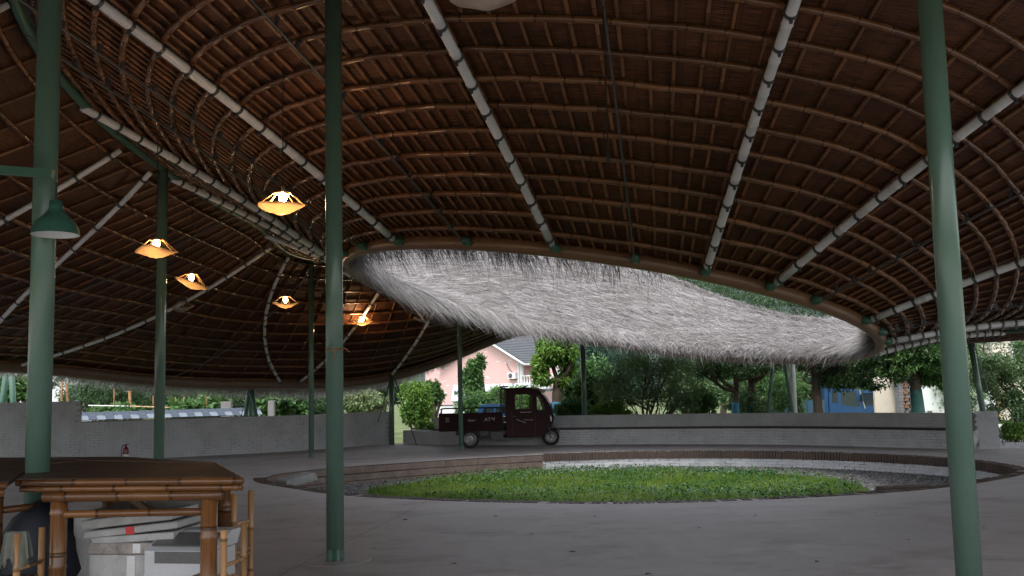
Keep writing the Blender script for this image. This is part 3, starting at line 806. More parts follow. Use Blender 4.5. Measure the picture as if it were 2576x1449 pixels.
p8 = at_y(1468, 960, 31.0); column(p8[0], p8[1], .085, 'green steel column behind the bench wall in front of the leafy shrubs', top=3.4, foot=False)
# twine on column A
tw = MB(); zz = at_y(843, 880, pA[1])[2]
a = np.linspace(0, 2*PI*2.2, 60); tw.tube(np.stack([pA[0]+.086*np.cos(a), pA[1]+.086*np.sin(a), zz+.012*np.sin(a*.5)], 1), .004, 5)
tw.tube(catmull([[pA[0]+.06, pA[1]-.07, zz], [pA[0]+.11, pA[1]-.08, zz+.01], [pA[0]+.16, pA[1]-.07, zz-.03]], 6), [.005]*13, 5)
tw.tube(catmull([[pA[0]+.03, pA[1]-.085, zz], [pA[0]+.02, pA[1]-.1, zz-.05], [pA[0]-.0, pA[1]-.1, zz-.10]], 6), .004, 5)
M['twine'] = m_plain('orange_twine', (.33, .14, .06), .8, .3, 20)
tag(tw.build('twine', 'twine'), 'frayed orange twine tied round the front green column', 'twine')
# inverted V legs under the eave
def eave_legs(ap, feet, label, r=.055, cables=(), mat='green'):
    t = thing('eave_support', label, 'support', (ap[0], ap[1], 0), 0, 'sloping green legs under the eaves')
    o = np.array([ap[0], ap[1], 0])
    for f in feet: MB().tube([np.array(f)-o, np.array(ap)-o], r, 14).build('leg', mat, t, smooth=True)
    for f, g in cables: MB().tube([np.array(f)-o, np.array(g)-o], .012, 6).build('cable', 'steel_dark', t)
    return t
apx = at_y(628, 975, 28.6); apx[2] = 2.0
eave_legs(apx, [at_y(614, 1080, 28.9), at_y(650, 1080, 28.6), at_y(632, 1080, 29.6)], 'cluster of dark green legs rising behind the tiled coping to the low eave', .06,
          [(at_y(598, 1080, 29), apx)], mat='green_dark')
ap2 = at_y(1957, 800, 31.0); eave_legs(ap2, [at_y(1922, 1060, 31)*[1, 1, 0], at_y(2000, 1060, 31)*[1, 1, 0]], 'pair of splayed green legs behind the bench wall beside the white pole', .06)
ap3 = at_y(2436, 838, 24.5); eave_legs(ap3, [at_y(2486, 1100, 24.5)*[1, 1, 0]], 'single leaning green leg with stay cables beyond the bench wall end', .07,
          [(ap3+[.05, 0, 0], at_z(2524, 1118, .05)), ])
ap4 = at_y(24, 870, 26.4); eave_legs(ap4, [at_y(-10, 1100, 26.6)*[1, 1, 0], at_y(45, 1100, 26.4)*[1, 1, 0]], 'dark green legs above the stepped white wall', .075, mat='green_dark')
wp = at_y(1994, 960, 31.5); m = MB().tube([[0, 0, 0], [0, 0, 3.6]], .09, 20); m = m.build('pole', 'white', None, smooth=True); m.location = (wp[0], wp[1], 0)
tag(m, 'plain white pole standing between the splayed green legs', 'pole')
# stay cables of the column in the wall gap
e3 = np.array([p7[0], p7[1], 2.1])
stay = MB().tube([e3, at_z(950, 1062, .75)], .014, 6).tube([e3+[.1, 0, 0], at_z(1047, 1118, .0)], .016, 6)
tag(stay.build('stay_cable', 'steel_dark'), 'thin steel stay cables flanking the column in the wall gap', 'cable')

# ================================================================== painted brick walls
def resample(P, step):
    L = np.concatenate([[0], np.cumsum(np.linalg.norm(np.diff(P, axis=0), axis=1))]); n = max(2, int(round(L[-1]/step))+1)
    q = np.linspace(0, L[-1], n); return np.stack([np.interp(q, L, P[:, c]) for c in range(P.shape[1])], 1)
def side(P):
    D = np.gradient(P, axis=0); D /= np.linalg.norm(D, axis=1)[:, None]; return np.stack([-D[:, 1], D[:, 0]], 1)
def swept(P2, o0, o1, z0, z1, name, mat, parent):
    """a wall body along a plan curve, from offset o0 to o1 (to the left of travel)"""
    n = len(P2); S_ = side(P2); A = P2+S_*o0; B = P2+S_*o1; z0 = np.broadcast_to(z0, (n,)); z1 = np.broadcast_to(z1, (n,))
    V = np.vstack([np.c_[A, z0], np.c_[A, z1], np.c_[B, z1], np.c_[B, z0]]); i = np.arange(n-1)
    Q = np.vstack([np.stack([i+n*p, i+1+n*p, i+1+n*q, i+n*q], 1) for p, q in ((0, 1), (1, 2), (2, 3), (3, 0))]+[np.array([[0, n, 2*n, 3*n]]), np.array([[n-1, 4*n-1, 3*n-1, 2*n-1]])])
    return MB().raw(V, Q).build(name, mat, parent, recalc=True)
def courses(P2, o, z0, ncourse, L=.24, H=.066, skip=None):
    fr = []; S_ = side(P2); Ls = np.concatenate([[0], np.cumsum(np.linalg.norm(np.diff(P2, axis=0), axis=1))])
    for c in range(ncourse):
        q = (.5 if c % 2 else 0)*L+.12
        while q < Ls[-1]-.10:
            x = np.interp(q, Ls, P2[:, 0]); y = np.interp(q, Ls, P2[:, 1]); sx, sy = np.interp(q, Ls, S_[:, 0]), np.interp(q, Ls, S_[:, 1])
            z = z0+H*(c+.5); j = random.gauss(0, .0008)
            if skip is None or not skip(x, y, z, q): fr.append(((x+sx*(o+j), y+sy*(o+j), z), math.atan2(-sx, sy), random.uniform(.97, 1.0)))
            q += L
    return fr
wb2 = unit_brick('brick', .234, .05, .062, 'wbrick', .0007)
sol = unit_brick('brick', .060, .05, .150, 'wbrick', .0007)
# bench wall
BW = resample(catmull([(-3.5, 31.43), (-1.4, 29.95), (1.19, 28.98), (4.47, 28.01), (7.34, 26.38), (9.46, 24.1), (10.45, 22.9)], 10), .24)
bench = thing('bench_wall', 'long curved white painted brick wall with a dark plank seat', 'wall', (0, 0, 0))
swept(BW, -.0205, .42, -.05, .425, 'seat_base', 'mortar_w', bench)
lay(wb2, courses(BW, 0, 0, 6, .24, .0705), bench, 'wbrick', 290)
swept(BW[5:-1], -.03, .36, .432, .475, 'seat_plank', 'wood_dark', bench)
BU = BW+side(BW)*.40; hz = np.linspace(.745, .82, len(BU))
swept(BU[4:], -.0205, .24, .40, .80, 'backrest_core', 'mortar_w', bench)
lay(wb2, courses(BU[4:], 0, .43, 4, .24, .068), bench, 'wbrick', 0)
fr = courses(BU[4:], 0, .705, 1, .066, .10); fr = [((x, y, .765), a_, s_) for (x, y, z), a_, s_ in fr]
for me in sol:
    for v in me.vertices: v.co.z *= .8
lay(sol, fr, bench, 'wbrick', 0)
# end pier of the bench wall
e0, e1 = BU[-1], BU[-1]+side(BU)[-1]*.24
pier = thing('brick_pier', 'bright white painted brick pier closing the end of the bench wall', 'pier', (10.93, 23.3, 0), rad(-24))
MB().box((0, 0, .42), (.40, .62, .86)).build('core', 'mortar_w', pier)
for c in range(13):
    for k, (lx, ly, a_) in enumerate(((-.11, -.325, 0), (.12, -.325, 0), (.215, -.19, PI/2), (.215, .05, PI/2), (-.215, -.19, PI/2), (-.215, .05, PI/2))):
        o = add('brick', wb2[(c+k) % 4], pier); o.location = (lx+(.02 if c % 2 else -.02)*(a_ == 0), ly+(.03 if c % 2 else -.02)*(a_ != 0), .035+.066*c); o.rotation_euler = (0, 0, a_); o.scale = (.97, 1, 1)
# low stub of wall right of the pier
pk = thing('brick_kerb', 'low row of white painted bricks on the ground beyond the wall end', 'kerb', (11.9, 23.2, 0), rad(-8))
for c in range(2):
    for i in range(6):
        o = add('brick', wb2[(c+i) % 4], pk); o.location = (-.6+.245*i+.1*c, 0, .03+.064*c); o.scale = (1, 2.2, 1)
# left wall
LW = resample(catmull([(-4.02, 31.9), (-5.4, 29.9), (-6.96, 28.41), (-9.38, 26.86), (-10.95, 25.55), (-13, 23.6), (-15, 21.2), (-16.6, 17), (-17, 12)], 10)[::-1], .24)  # unseen near-left stretch added to block light from outside
left = thing('brick_wall', 'white painted brick wall with a stepped taller end behind the bamboo tables', 'wall', (0, 0, 0))
il = int(np.argmin(np.hypot(LW[:, 0]+10.93, LW[:, 1]-25.5)))
swept(LW[il:], -.0205, .24, -.05, 1.005, 'core', 'mortar_w', left)
swept(LW[:il+1], -.0205, .24, -.05, 1.56, 'tall_core', 'mortar_w', left)
Lh = .0
def sk(x, y, z, q): return z > 1.0 and q > il*.24-.12-(.22 if z > 1.4 else 0)
fr = courses(LW, 0, .0, 23, .24, .068, skip=lambda x, y, z, q: q > il*.24 and z > 1.0)
lay(wb2, fr, left, 'wbrick', 300, key=lambda f: abs(f[0][0]+7.5)+f[0][2])
# fire extinguisher
fe = thing('fire_extinguisher', 'small red fire extinguisher with a white label standing against the left brick wall', 'extinguisher', tuple(at_z(316, 1163)))
M['red'] = m_plain('red_enamel', (.16, .012, .012), .3, .2, 6)
MB().lathe([(0, 0), (.065, 0), (.07, .02), (.07, .30), (.06, .35), (.03, .385), (.022, .42), (0, .42)], 20).build('body', 'red', fe, smooth=True)
MB().lathe([(.0712, .06), (.0712, .20)], 20).build('label_band', 'white', fe)
MB().box((0, 0, .435), (.05, .03, .03)).box((.05, 0, .455), (.10, .018, .012), np.array(Matrix.Rotation(-.4, 3, 'Y'))).build('valve', 'steel_black', fe)
MB().tube(catmull([(.02, 0, .43), (-.07, -.02, .42), (-.10, -.03, .3), (-.085, -.03, .12)], 8), .011, 8).build('hose', 'steel_black', fe, smooth=True)

# tiled garden wall behind
gw = thing('tiled_wall', 'low garden wall capped with blue grey roof tiles behind the left brick wall', 'wall', (0, 0, 0))
G0, G1 = at_y(200, 1050, 28.2), at_y(652, 1042, 31.2); gd = (G1-G0)[:2]; gl = np.linalg.norm(gd); gd /= gl; ga = math.atan2(gd[1], gd[0])
GZ = 1.02
cM = (G0+G1)/2; MB().box((cM[0]-gd[1]*.14, cM[1]+gd[0]*.14, GZ/2-.03), (gl, .2, GZ), np.array(Matrix.Rotation(ga, 3, 'Z'))).build('wall_body', 'mortar', gw)
M['tile'] = m_plain('blue_grey_roof_tile', (.05, .065, .09), .85, .3, 7)
M['tile_pale'] = m_plain('pale_grey_roof_tile', (.15, .18, .22), .85, .2, 7)
tile_me = {}
for nm in ('tile', 'tile_pale'):
    t_o = MB().box((0, 0, 0), (.225, .20, .022)).build('roof_tile', nm); tile_me[nm] = t_o.data; bpy.data.objects.remove(t_o)
for row in range(2):
    i = 0
    while i*.115 < gl-.05:
        if row == 1 or i % 2 == 0:
            o = add('roof_tile', tile_me['tile_pale' if (row == 0 and i % 4 == 0) or (row == 0 and False) else 'tile'] if row else tile_me['tile' if i % 4 else 'tile_pale'], gw)
            d = i*.115+.1
            back = -.10+.15*row
            o.location = (G0[0]+gd[0]*d-gd[1]*back, G0[1]+gd[1]*d+gd[0]*back, GZ+.06+.10*row+random.gauss(0, .002)); o.rotation_euler = (rad(34), 0, ga+random.gauss(0, .01))
            if row: o.scale = (.98, 1, 1)
        i += 2

# ================================================================== pendant lamps of felt
M['felt'] = None
tt = NT('felt_shade'); v_ = tt.coord('Object'); f_ = tt.noise(v_, 14, 5, .7)
M['felt'] = tt.bsdf(tt.ramp(f_, [(.3, (.42, .36, .31)), (.7, (.66, .61, .57))]), .9, 0, .1, bump=f_, bstr=.4, bdist=.01, trans=.5, tcol=(.88, .70, .48))
tt = NT('glowing_bulb'); em = tt.n('ShaderNodeEmission'); em.inputs[0].default_value = (1, .64, .33, 1); em.inputs[1].default_value = 140.0; tt.l(em.outputs[0], tt.out.inputs[0]); M['bulb'] = tt.m
tt = NT('glowing_small_bulb'); em = tt.n('ShaderNodeEmission'); em.inputs[0].default_value = (1, .63, .32, 1); em.inputs[1].default_value = 46.0; tt.l(em.outputs[0], tt.out.inputs[0]); M['bulb_dim'] = tt.m
M['bulb_off'] = NT('unlit_bulb').bsdf((.5, .48, .45), .15)
M['wire'] = m_plain('brass_wire', (.45, .28, .12), .4, .2, 8, .3)
M['cord'] = m_plain('black_cord', (.008, .008, .008), .6, .2, 5)
def felt_lamp(p, D, label, lit, tilt=0.0, az=0.0, top=None, seed=0):
    r0 = np.random.default_rng(seed)
    t = thing('pendant_lamp', label, 'lamp', tuple(p), az, 'felt pendant lamps under the roof')
    R = D/2; k = 40; a = np.arange(k)*2*PI/k
    ph = r0.uniform(0, 6, 4)
    prof = [(.10, -.30), (.30, -.27), (.62, -.12), (.86, .0), (1.0, .06)]
    rings_ = []
    for (q, z) in prof:
        rr_ = R*q*(1+.05*np.sin(2*a+ph[0])+.03*np.sin(3*a+ph[1])); zz_ = R*z+R*q*q*(.10*np.sin(2*a+ph[2])+.05*np.sin(3*a+ph[3]))+R*q*math.tan(tilt)*np.cos(a)
        rings_.append(np.stack([rr_*np.cos(a), rr_*np.sin(a), zz_], 1))
    V = np.vstack(rings_+[[[0, 0, -.32*R]]]+[r_*[.985, .985, 1]+[0, 0, .012] for r_ in rings_]); n = len(prof)
    i = np.arange(n-1)[:, None]*k; j = np.arange(k)[None]; j2 = (j+1) % k
    Q = np.stack([i+j, i+j2, i+k+j2, i+k+j], -1).reshape(-1, 4); b0 = n*k+1
    Q2 = Q[:, ::-1]+b0; Rim = np.stack([(n-1)*k+j[0], (n-1)*k+j2[0], b0+(n-1)*k+j2[0], b0+(n-1)*k+j[0]], 1)
    T = np.stack([np.full(k, n*k), j2[0], j[0]], 1)
    MB().raw(V, np.vstack([Q, Q2, Rim]), T).build('shade', 'felt', t, smooth=True)
    fm = MB(); top_z = R*.62; tr_ = R*.36
    at = np.linspace(0, 2*PI, 17)[:-1]; fm.tube(np.stack([tr_*np.cos(at), tr_*np.sin(at), np.full(16, top_z)], 1), .006, 5, closed=True)
    for q in range(8):
        c, s_ = math.cos(q*PI/4), math.sin(q*PI/4); kk = int(q*k/8)
        fm.tube([[tr_*c, tr_*s_, top_z], rings_[-1][kk]*.93+[0, 0, .01]], .005, 5)
    for q in range(2): c, s_ = math.cos(q*PI/2), math.sin(q*PI/2); fm.tube([[tr_*c, tr_*s_, top_z], [-tr_*c, -tr_*s_, top_z]], .005, 5)
    fm.build('wire_frame', 'wire', t)
    MB().lathe([(0, .03), (.02, .05), (.042, .09), (.046, .12), (.035, .15), (.018, .17), (0, .172)], 14).build('bulb', lit if lit else 'bulb_off', t, smooth=True)
    MB().lathe([(0, .17), (.024, .17), (.024, .24), (0, .25)], 12).build('socket', 'cord', t)
    zt = (roof_z(p[0], p[1])-.08) if top is None else top
    MB().tube([[0, 0, .24], [0, 0, zt-p[2]]], .006, 6).build('cord', 'cord', t)
    return t
felt_lamp(at_y(711, 522, 11.0), .52, 'lit felt lamp hung low by the rib of the near roof slope', 'bulb', .03, .4, seed=1)
felt_lamp(at_y(393, 634, 13.6), .54, 'lit dish shaped felt lamp hanging in front of the column behind the tables', 'bulb_dim', -.02, .1, seed=2)
felt_lamp(at_y(481, 714, 17.2), .54, 'lit felt lamp tilted to one side with a folded rim', 'bulb_dim', -.34, .15, seed=3)
felt_lamp(at_y(718, 766, 22.0), .56, 'lit felt lamp above the slim column at the left brick wall', 'bulb_dim', .06, 2.2, seed=4)
felt_lamp(at_y(911, 812, 28.0), .55, 'smallest lit felt lamp, farthest along the roof', 'bulb', .0, 1.0, seed=5)
felt_lamp(at_y(459, 776, 22.5), .50, 'unlit pale felt lamp hanging in the dark by the far eave', False, .05, .5, seed=6)
felt_lamp(at_y(1064, 803, 27.5), .54, 'unlit felt lamp under the straw fringe of the opening', False, .0, 1.6, seed=7)
felt_lamp(at_y(1222, -8, 6.3), .50, 'unlit grey felt lamp close overhead between two white ribs', False, .02, .9, seed=8)
pc_ = at_y(1529, 395, 9.2)
m = MB().tube([[0, 0, 0], [0, 0, roof_z(pc_[0], pc_[1])-pc_[2]-.1]], .007, 6).tube([[0, 0, -.05], [0, 0, .02]], .018, 8).build('hanging_cable', 'cord'); m.location = tuple(pc_)
tag(m, 'bare black cable with a socket hanging from the middle of the near roof', 'cord')
# enamel lamp on the left column
ez = at_y(140, 548, 6.9)
el = thing('enamel_lamp', 'green enamel bell lamp with a white inside hung beside the left column', 'lamp', tuple(ez))
M['enamel'] = m_plain('green_enamel', (.045, .13, .10), .3, .12, 3)
M['enamel_in'] = m_plain('white_enamel', (.7, .72, .74), .4, .05, 3)
pf = [(.045, .12), (.046, .07), (.055, .045), (.09, .01), (.13, -.03), (.152, -.075), (.160, -.115), (.163, -.12)]
MB().lathe([(0, .122)]+pf, 36).build('shade', 'enamel', el, smooth=True)
MB().lathe([(r_-.004, z_-.003) for r_, z_ in pf[2:]], 36).build('shade_lining', 'enamel_in', el, smooth=True)
MB().tube([[0, 0, .12], [0, 0, .25]], .006, 6).build('cord', 'cord', el)
ba = at_y(-90, 420, 6.9); bb = at_y(138, 443, 6.9)
arm = MB().box(((ba+bb)/2)+[0, -.03, 0], (np.linalg.norm(bb-ba), .05, .06), np.array(Matrix.Rotation(-.085, 3, 'Y').transposed() if False else Matrix.Rotation(.10, 3, 'Y'))).build('arm', 'green_dark', colL)
arm.location = (-colL.location.x, -colL.location.y, 0)

# ================================================================== bamboo tables with crates below
TZ = 1.06
fr_, fl_ = at_z(611, 1200, TZ), at_z(37, 1206, TZ); br_ = at_z(549, 1165, TZ)
ux = (fr_-fl_)[:2]; TW_ = np.linalg.norm(ux); ux /= TW_; uy = np.array([-ux[1], ux[0]]); TD = 1.25
def table(poly, legs, edges, label):
    """poly: plan corners (x, y), front edge first; legs: plan points; edges: which edges carry bamboo trim"""
    P = np.array(poly, float)[:, :2]; c = P.mean(0); P = P-c; n = len(P)
    t = thing('bamboo_table', label, 'table', (c[0], c[1], 0), 0, 'bamboo tables')
    MB().prism(P*.985, TZ-.03, TZ, 'z').build('tabletop', 'tabletop', t, recalc=True)
    for i in edges:
        A_, B_ = P[i], P[(i+1) % n]; d = (B_-A_)/np.linalg.norm(B_-A_); o_ = np.array([-d[1], d[0]])
        for dz, ins, r_ in ((-.024, .012, .022), (-.066, .035, .020)):
            a_, b_ = A_+o_*ins+d*ins*.6, B_+o_*ins-d*ins*.6
            bamboo(MB(), [[a_[0], a_[1], TZ+dz], [b_[0], b_[1], TZ+dz]], r_, .30, 10).build('edge_trim', 'bamboo_gold', t, smooth=True)
    A_, B_ = P[0], P[1]; d = (B_-A_)/np.linalg.norm(B_-A_); o_ = np.array([-d[1], d[0]])
    a_, b_ = A_+d*.17+o_*.06, B_-d*.16+o_*.06
    bamboo(MB(), [[a_[0], a_[1], TZ-.118], [b_[0], b_[1], TZ-.114]], .034, .46, 12).build('apron_rail', 'bamboo_gold', t, smooth=True)
    L_ = [np.array(q)[:2]-c for q in legs]
    for q in L_: bamboo(MB(), [[q[0], q[1], 0], [q[0], q[1], TZ-.14]], .052, .34, 16).build('leg', 'bamboo_gold', t, smooth=True)
    bamboo(MB(), [[L_[0][0], L_[0][1], TZ-.235], [L_[1][0], L_[1][1], TZ-.22]], .024, .42, 10).build('stretcher', 'bamboo_gold', t, smooth=True)
    for q in range(2, len(L_)): bamboo(MB(), [[L_[q-1][0], L_[q-1][1], .3], [L_[q][0], L_[q][1], .3]], .022, .42, 10).build('stretcher', 'bamboo_gold', t, smooth=True)
    return t
tt = NT('lacquered_bamboo_top'); v_ = tt.coord('Object', (1, 1, 1)); f_ = tt.noise(tt.coord('Object', (60, 3, 3)), 1.5, 3); g_ = tt.noise(v_, 3, 5, .7)
c_ = tt.ramp(f_, [(.3, (.032, .016, .010)), (.7, (.085, .043, .026))]); c_ = tt.mix(tt.ramp(g_, [(.55, 0), (.75, .5)]), c_, (.16, .13, .11))
M['tabletop'] = tt.bsdf(c_, tt.ramp(g_, [(.3, .42), (.7, .62)]), 0, .35, bump=f_, bstr=.15, bdist=.004)
ta = math.atan2(ux[1], ux[0])
def at2(x, y): return at_z(x, y, TZ)[:2]
def fp(x, y): q = fl_[:2]+ux*x+uy*y; return (q[0], q[1])
t1 = table([at2(37, 1206), at2(611, 1200), at2(549, 1165), at2(226, 1159), at2(95, 1168)], [fp(.25, .1), fp(1.285, .09), fp(.93, 1.1), fp(.42, 1.1)], (0, 1), 'varnished bamboo table with foam boxes and a white case stored underneath')
g = at2(220, 1155.5)
t2 = table([at2(222, 1157), at2(545, 1163.0), at2(471, 1159), at2(318, 1148.5), at2(120, 1149.5)], [g+[.25, .15], g+[.95, .1], g+[.8, .7], g+[.0, .7]], (1,), 'dark topped bamboo table standing behind the one with the foam boxes')
t3 = table([at2(-190, 1222), at2(20, 1212), at2(85, 1168), at2(218, 1158), at2(110, 1150), at2(-190, 1151)], [fp(-.35, .3), fp(-.08, .62), fp(-.1, 1.3), fp(-.5, 1.2)], (0,), 'bamboo table at the edge of the group with a dark sack below')
def TP(x, y, z=0): q = fl_[:2]+ux*x+uy*y; return (q[0], q[1], z)
M['foam'] = m_plain('grubby_white_foam', (.42, .41, .40), .75, .22, 8, bstr=.2)
M['foam_dirty'] = m_plain('dirty_foam', (.33, .29, .26), .85, .45, 9, bstr=.3)
M['plastic_white'] = m_plain('white_plastic', (.52, .52, .53), .35, .06, 3)
M['plastic_grey'] = m_plain('smoky_grey_plastic', (.115, .11, .11), .25, .2, 5)
M['tape_red'] = m_plain('red_tape', (.55, .02, .025), .35, .1, 5)
M['tape'] = m_plain('clear_packing_tape', (.66, .65, .63), .2, .1, 6)
def foambox(x, y, z, w, d, h, rz, label, mat='foam', lid=False, tilt=0.0):
    t = thing('foam_box', label, 'box', TP(x, y, z if z < .3 else z-.12), ta+rz, 'foam boxes stored under the bamboo table'); t.rotation_euler = (0, tilt, ta+rz)
    o = MB().box((0, 0, h/2), (w, d, h)).build('box_body', mat, t); bevel(o, .014, 3)
    return t
b1 = foambox(.62, .58, .38, .62, .45, .27, -.02, 'large white foam box with tape under the table, lowest of its stack'); MB().box((.0, -.228, .135), (.06, .003, .25)).build('tape_strip', 'tape', b1); MB().box((.20, -.229, .12), (.20, .003, .10)).build('paper_slip', 'foam_dirty', b1)
foambox(.62, .58, .0, .64, .46, .26, .01, 'white foam box standing on the floor under the taped foam box')
b2 = foambox(.60, .57, .652, .60, .45, .075, .0, 'dirty brown foam lid lying on the taped foam box', 'foam_dirty'); MB().box((.06, -.228, .04), (.055, .003, .06)).build('tape_strip', 'tape', b2)
foambox(.61, .58, .728, .58, .44, .05, .03, 'thin grubby foam lid wedged above the dirty brown lid', 'foam', tilt=-.06)
b3 = foambox(.60, .56, .785, .66, .42, .048, .04, 'white foam lid with a red tape patch', 'foam', tilt=-.10); MB().box((.0, -.213, .024), (.06, .004, .05)).build('red_patch', 'tape_red', b3)
foambox(.57, .57, .842, .64, .42, .062, .02, 'topmost thick foam lid of the tilted stack', 'foam', tilt=-.10)
foambox(.20, .75, .0, .26, .4, .78, 0, 'upright foam box behind the left table leg', 'foam')
# white plastic case with smoky window
wc = thing('plastic_case', 'white plastic cabinet with a smoky grey lid tilted open under the table', 'case', TP(1.0, .42, .31), ta-.04)
o = MB().box((0, 0, .13), (.50, .30, .26)).build('case_body', 'plastic_white', wc); bevel(o, .015, 3)
o = MB().prism([(-.15, .262), (.18, .262), (.24, .36), (.10, .36)], -.25, .25, 'x').build('lid', 'plastic_white', wc, recalc=True); bevel(o, .008, 2)
Rm = np.array(Matrix.Rotation(rad(21), 3, 'X'))
MB().box((0, -.045, .318), (.42, .17, .006), np.array(Matrix.Rotation(rad(21.5), 3, 'X'))).build('window', 'plastic_grey', wc)
MB().box((0, -.152, .215), (.34, .006, .075)).build('window', 'plastic_grey', wc)
for xx in (-.12, .16): MB().box((xx, -.153, .07), (.035, .012, .04)).build('latch', 'tape', wc)
dc = thing('plastic_tray', 'dark grey plastic tray with a pale rim on a white box below the plastic cabinet', 'tray', TP(.96, .36, .17), ta-.02)
o = MB().box((0, 0, .065), (.46, .36, .12), taper=1.05).build('tray_body', 'plastic_grey', dc); bevel(o, .02, 3)
MB().box((0, 0, .128), (.50, .40, .012)).build('tray_rim', 'plastic_white', dc)
foambox(.98, .45, 0, .52, .4, .165, 0, 'clean white foam box under the dark plastic tray')
# leaning boards
bd = thing('leaning_board', 'brown woven bamboo board leaning diagonally under the table', 'board', TP(.50, .86, .42), ta)
o = MB().box((0, 0, 0), (.95, .03, .5), np.array(Matrix.Rotation(rad(33), 3, 'Y'))).build('panel', 'bamboo_panel' if False else 'tabletop', bd)
MB().box(Matrix.Rotation(rad(33), 3, 'Y') @ Vector((0, -.004, .265)), (.97, .045, .04), np.array(Matrix.Rotation(rad(33), 3, 'Y'))).build('edge_strip', 'bamboo_pale', bd)
M['stone_board'] = m_plain('pale_stone_board', (.30, .275, .25), .7, .2, 4)
o = MB().box((0, 0, .44), (.55, .03, .86)).build('stone_board', 'stone_board'); o.location = TP(.62, 1.0, 0); o.rotation_euler = (-.05, 0, ta); tag(o, 'pale grey stone board standing upright behind the diagonal woven board', 'board')
# bamboo chairs around the table
def chair(loc, rz, h, label):
    t = thing('bamboo_chair', label, 'chair', loc, rz, 'bamboo chairs by the table')
    for (x_, y_, hh) in ((0, 0, h), (.30, 0, h), (0, .32, .40), (.30, .32, .40)): bamboo(MB(), [[x_, y_, 0], [x_, y_, hh]], .021, .3, 10).build('leg', 'bamboo_pale', t, smooth=True)
    for z_ in (.18, .40): 
        for (a_, b_) in (((0, 0), (.3, 0)), ((.3, 0), (.3, .32)), ((.3, .32), (0, .32)), ((0, .32), (0, 0))): bamboo(MB(), [[a_[0], a_[1], z_], [b_[0], b_[1], z_]], .013, .3, 8).build('stretcher', 'bamboo_pale', t, smooth=True)
    for z_ in (h-.22, h-.42): bamboo(MB(), [[0, 0, z_], [.3, 0, z_]], .013, .3, 8).build('back_rail', 'bamboo_pale', t, smooth=True)
    for i in range(7): bamboo(MB(), [[0, .02+i*.047, .42], [.3, .02+i*.047, .42]], .012, .3, 6).build('seat_slat', 'bamboo_pale', t, smooth=True)
    return t
chair(TP(TW_-.10, -.05), ta+PI/2, .745, 'bamboo chair pushed against the outer leg of the table')
chair(TP(.10, -.10), ta+PI/2+.1, .73, 'bamboo chair half hidden behind the left table leg')
chair(TP(TW_-.48, .95), ta+PI/2, .86, 'bamboo chair tucked under the back of the table')
# dark sack, cloth and stool leg at the far left
o = MB(); a = np.arange(18)*2*PI/18; prof = [(.05, 0), (.26, .02), (.33, .18), (.30, .42), (.22, .60), (.10, .70), (.02, .74)]
rs = [np.stack([(r_*(1+.10*np.sin(3*a+z_*9)+.05*np.sin(7*a+z_*5)))*np.cos(a), (r_*(1+.08*np.cos(4*a+z_*7)))*np.sin(a), np.full(18, z_)], 1) for r_, z_ in prof]
V = np.vstack(rs); i = np.arange(len(prof)-1)[:, None]*18; j = np.arange(18)[None]; o.raw(V, np.stack([i+j, i+(j+1) % 18, i+18+(j+1) % 18, i+18+j], -1).reshape(-1, 4))
M['sack'] = m_plain('navy_sack', (.012, .014, .022), .7, .4, 6, bstr=.3)
o = o.build('sack', 'sack', None, smooth=True); o.location = TP(-.16, .55, .25); o.scale = (.85, .85, .85); tag(o, 'dark navy sack bundled beneath the tables', 'sack')
st_ = MB().box((0, 0, .125), (.5, .4, .25)).build('foam_box', 'foam_dirty'); bevel(st_, .01); st_.location = TP(-.16, .55, 0); st_.rotation_euler = (0, 0, ta); tag(st_, 'grubby foam box under the dark sack', 'box')
M['cloth'] = m_plain('grey_green_cloth', (.14, .145, .118), .9, .2, 8)
nu, nv = 15, 14; P = []
for iu in range(nu):
    u = iu/(nu-1)-.5
    for iv in range(nv):
        v = iv/(nv-1); sgn = -1 if v < .5 else 1; q = abs(v-.5)*2
        fold = .018*math.sin(u*23+sgn)*q+.012*math.sin(u*41)*q
        P.append([u*(.20+.10*q), sgn*(.02+.035*q)+fold, .75-(.34+.06*math.sin(u*9))*q**1.3])
i, j = np.meshgrid(np.arange(nu-1), np.arange(nv-1), indexing='ij')
c_o = MB().raw(P, np.stack([i*nv+j, i*nv+j+1, (i+1)*nv+j+1, (i+1)*nv+j], -1).reshape(-1, 4)).build('cloth', 'cloth', None, smooth=True); c_o.location = TP(.08, -.08, .30); c_o.rotation_euler = (0, 0, ta+.3); c_o.scale = (.6, .8, .6)
tag(c_o, 'grey green cloth hung over the bamboo chair back', 'cloth')
mod = None
# dry leaves on the floor
lf = MB(); V, T = leaf_quads(np.zeros((1, 3)), np.array([[1., 0, .1]]), np.array([[0, 0, 1.]]), np.array([.10]), np.array([.055])); 
M['dryleaf'] = m_plain('dry_leaf', (.07, .045, .03), .8, .3, 20)
lf = lf.raw(V, None, T).build('dry_leaf', 'dryleaf')
spots = [(1010, 1310), (1500, 1300), (1760, 1330), (2290, 1360), (680, 1290), (1150, 1420), (1900, 1300), (2050, 1417), (1450, 1390), (1345, 1345), (2200, 1290), (1620, 1448), (940, 1380), (1240, 1300), (2480, 1330)]
for i, (px, py) in enumerate(spots):
    o = lf if i == 0 else lf.copy()
    if i: COL.objects.link(o)
    q = at_z(px, py); o.location = (q[0], q[1], .008); o.rotation_euler = (0, 0, random.uniform(0, 6)); s_ = random.uniform(.4, .9); o.scale = (s_, s_, s_)
    tag(o, 'small dry brown leaf lying on the concrete floor', 'leaf', 'dry leaves on the floor')

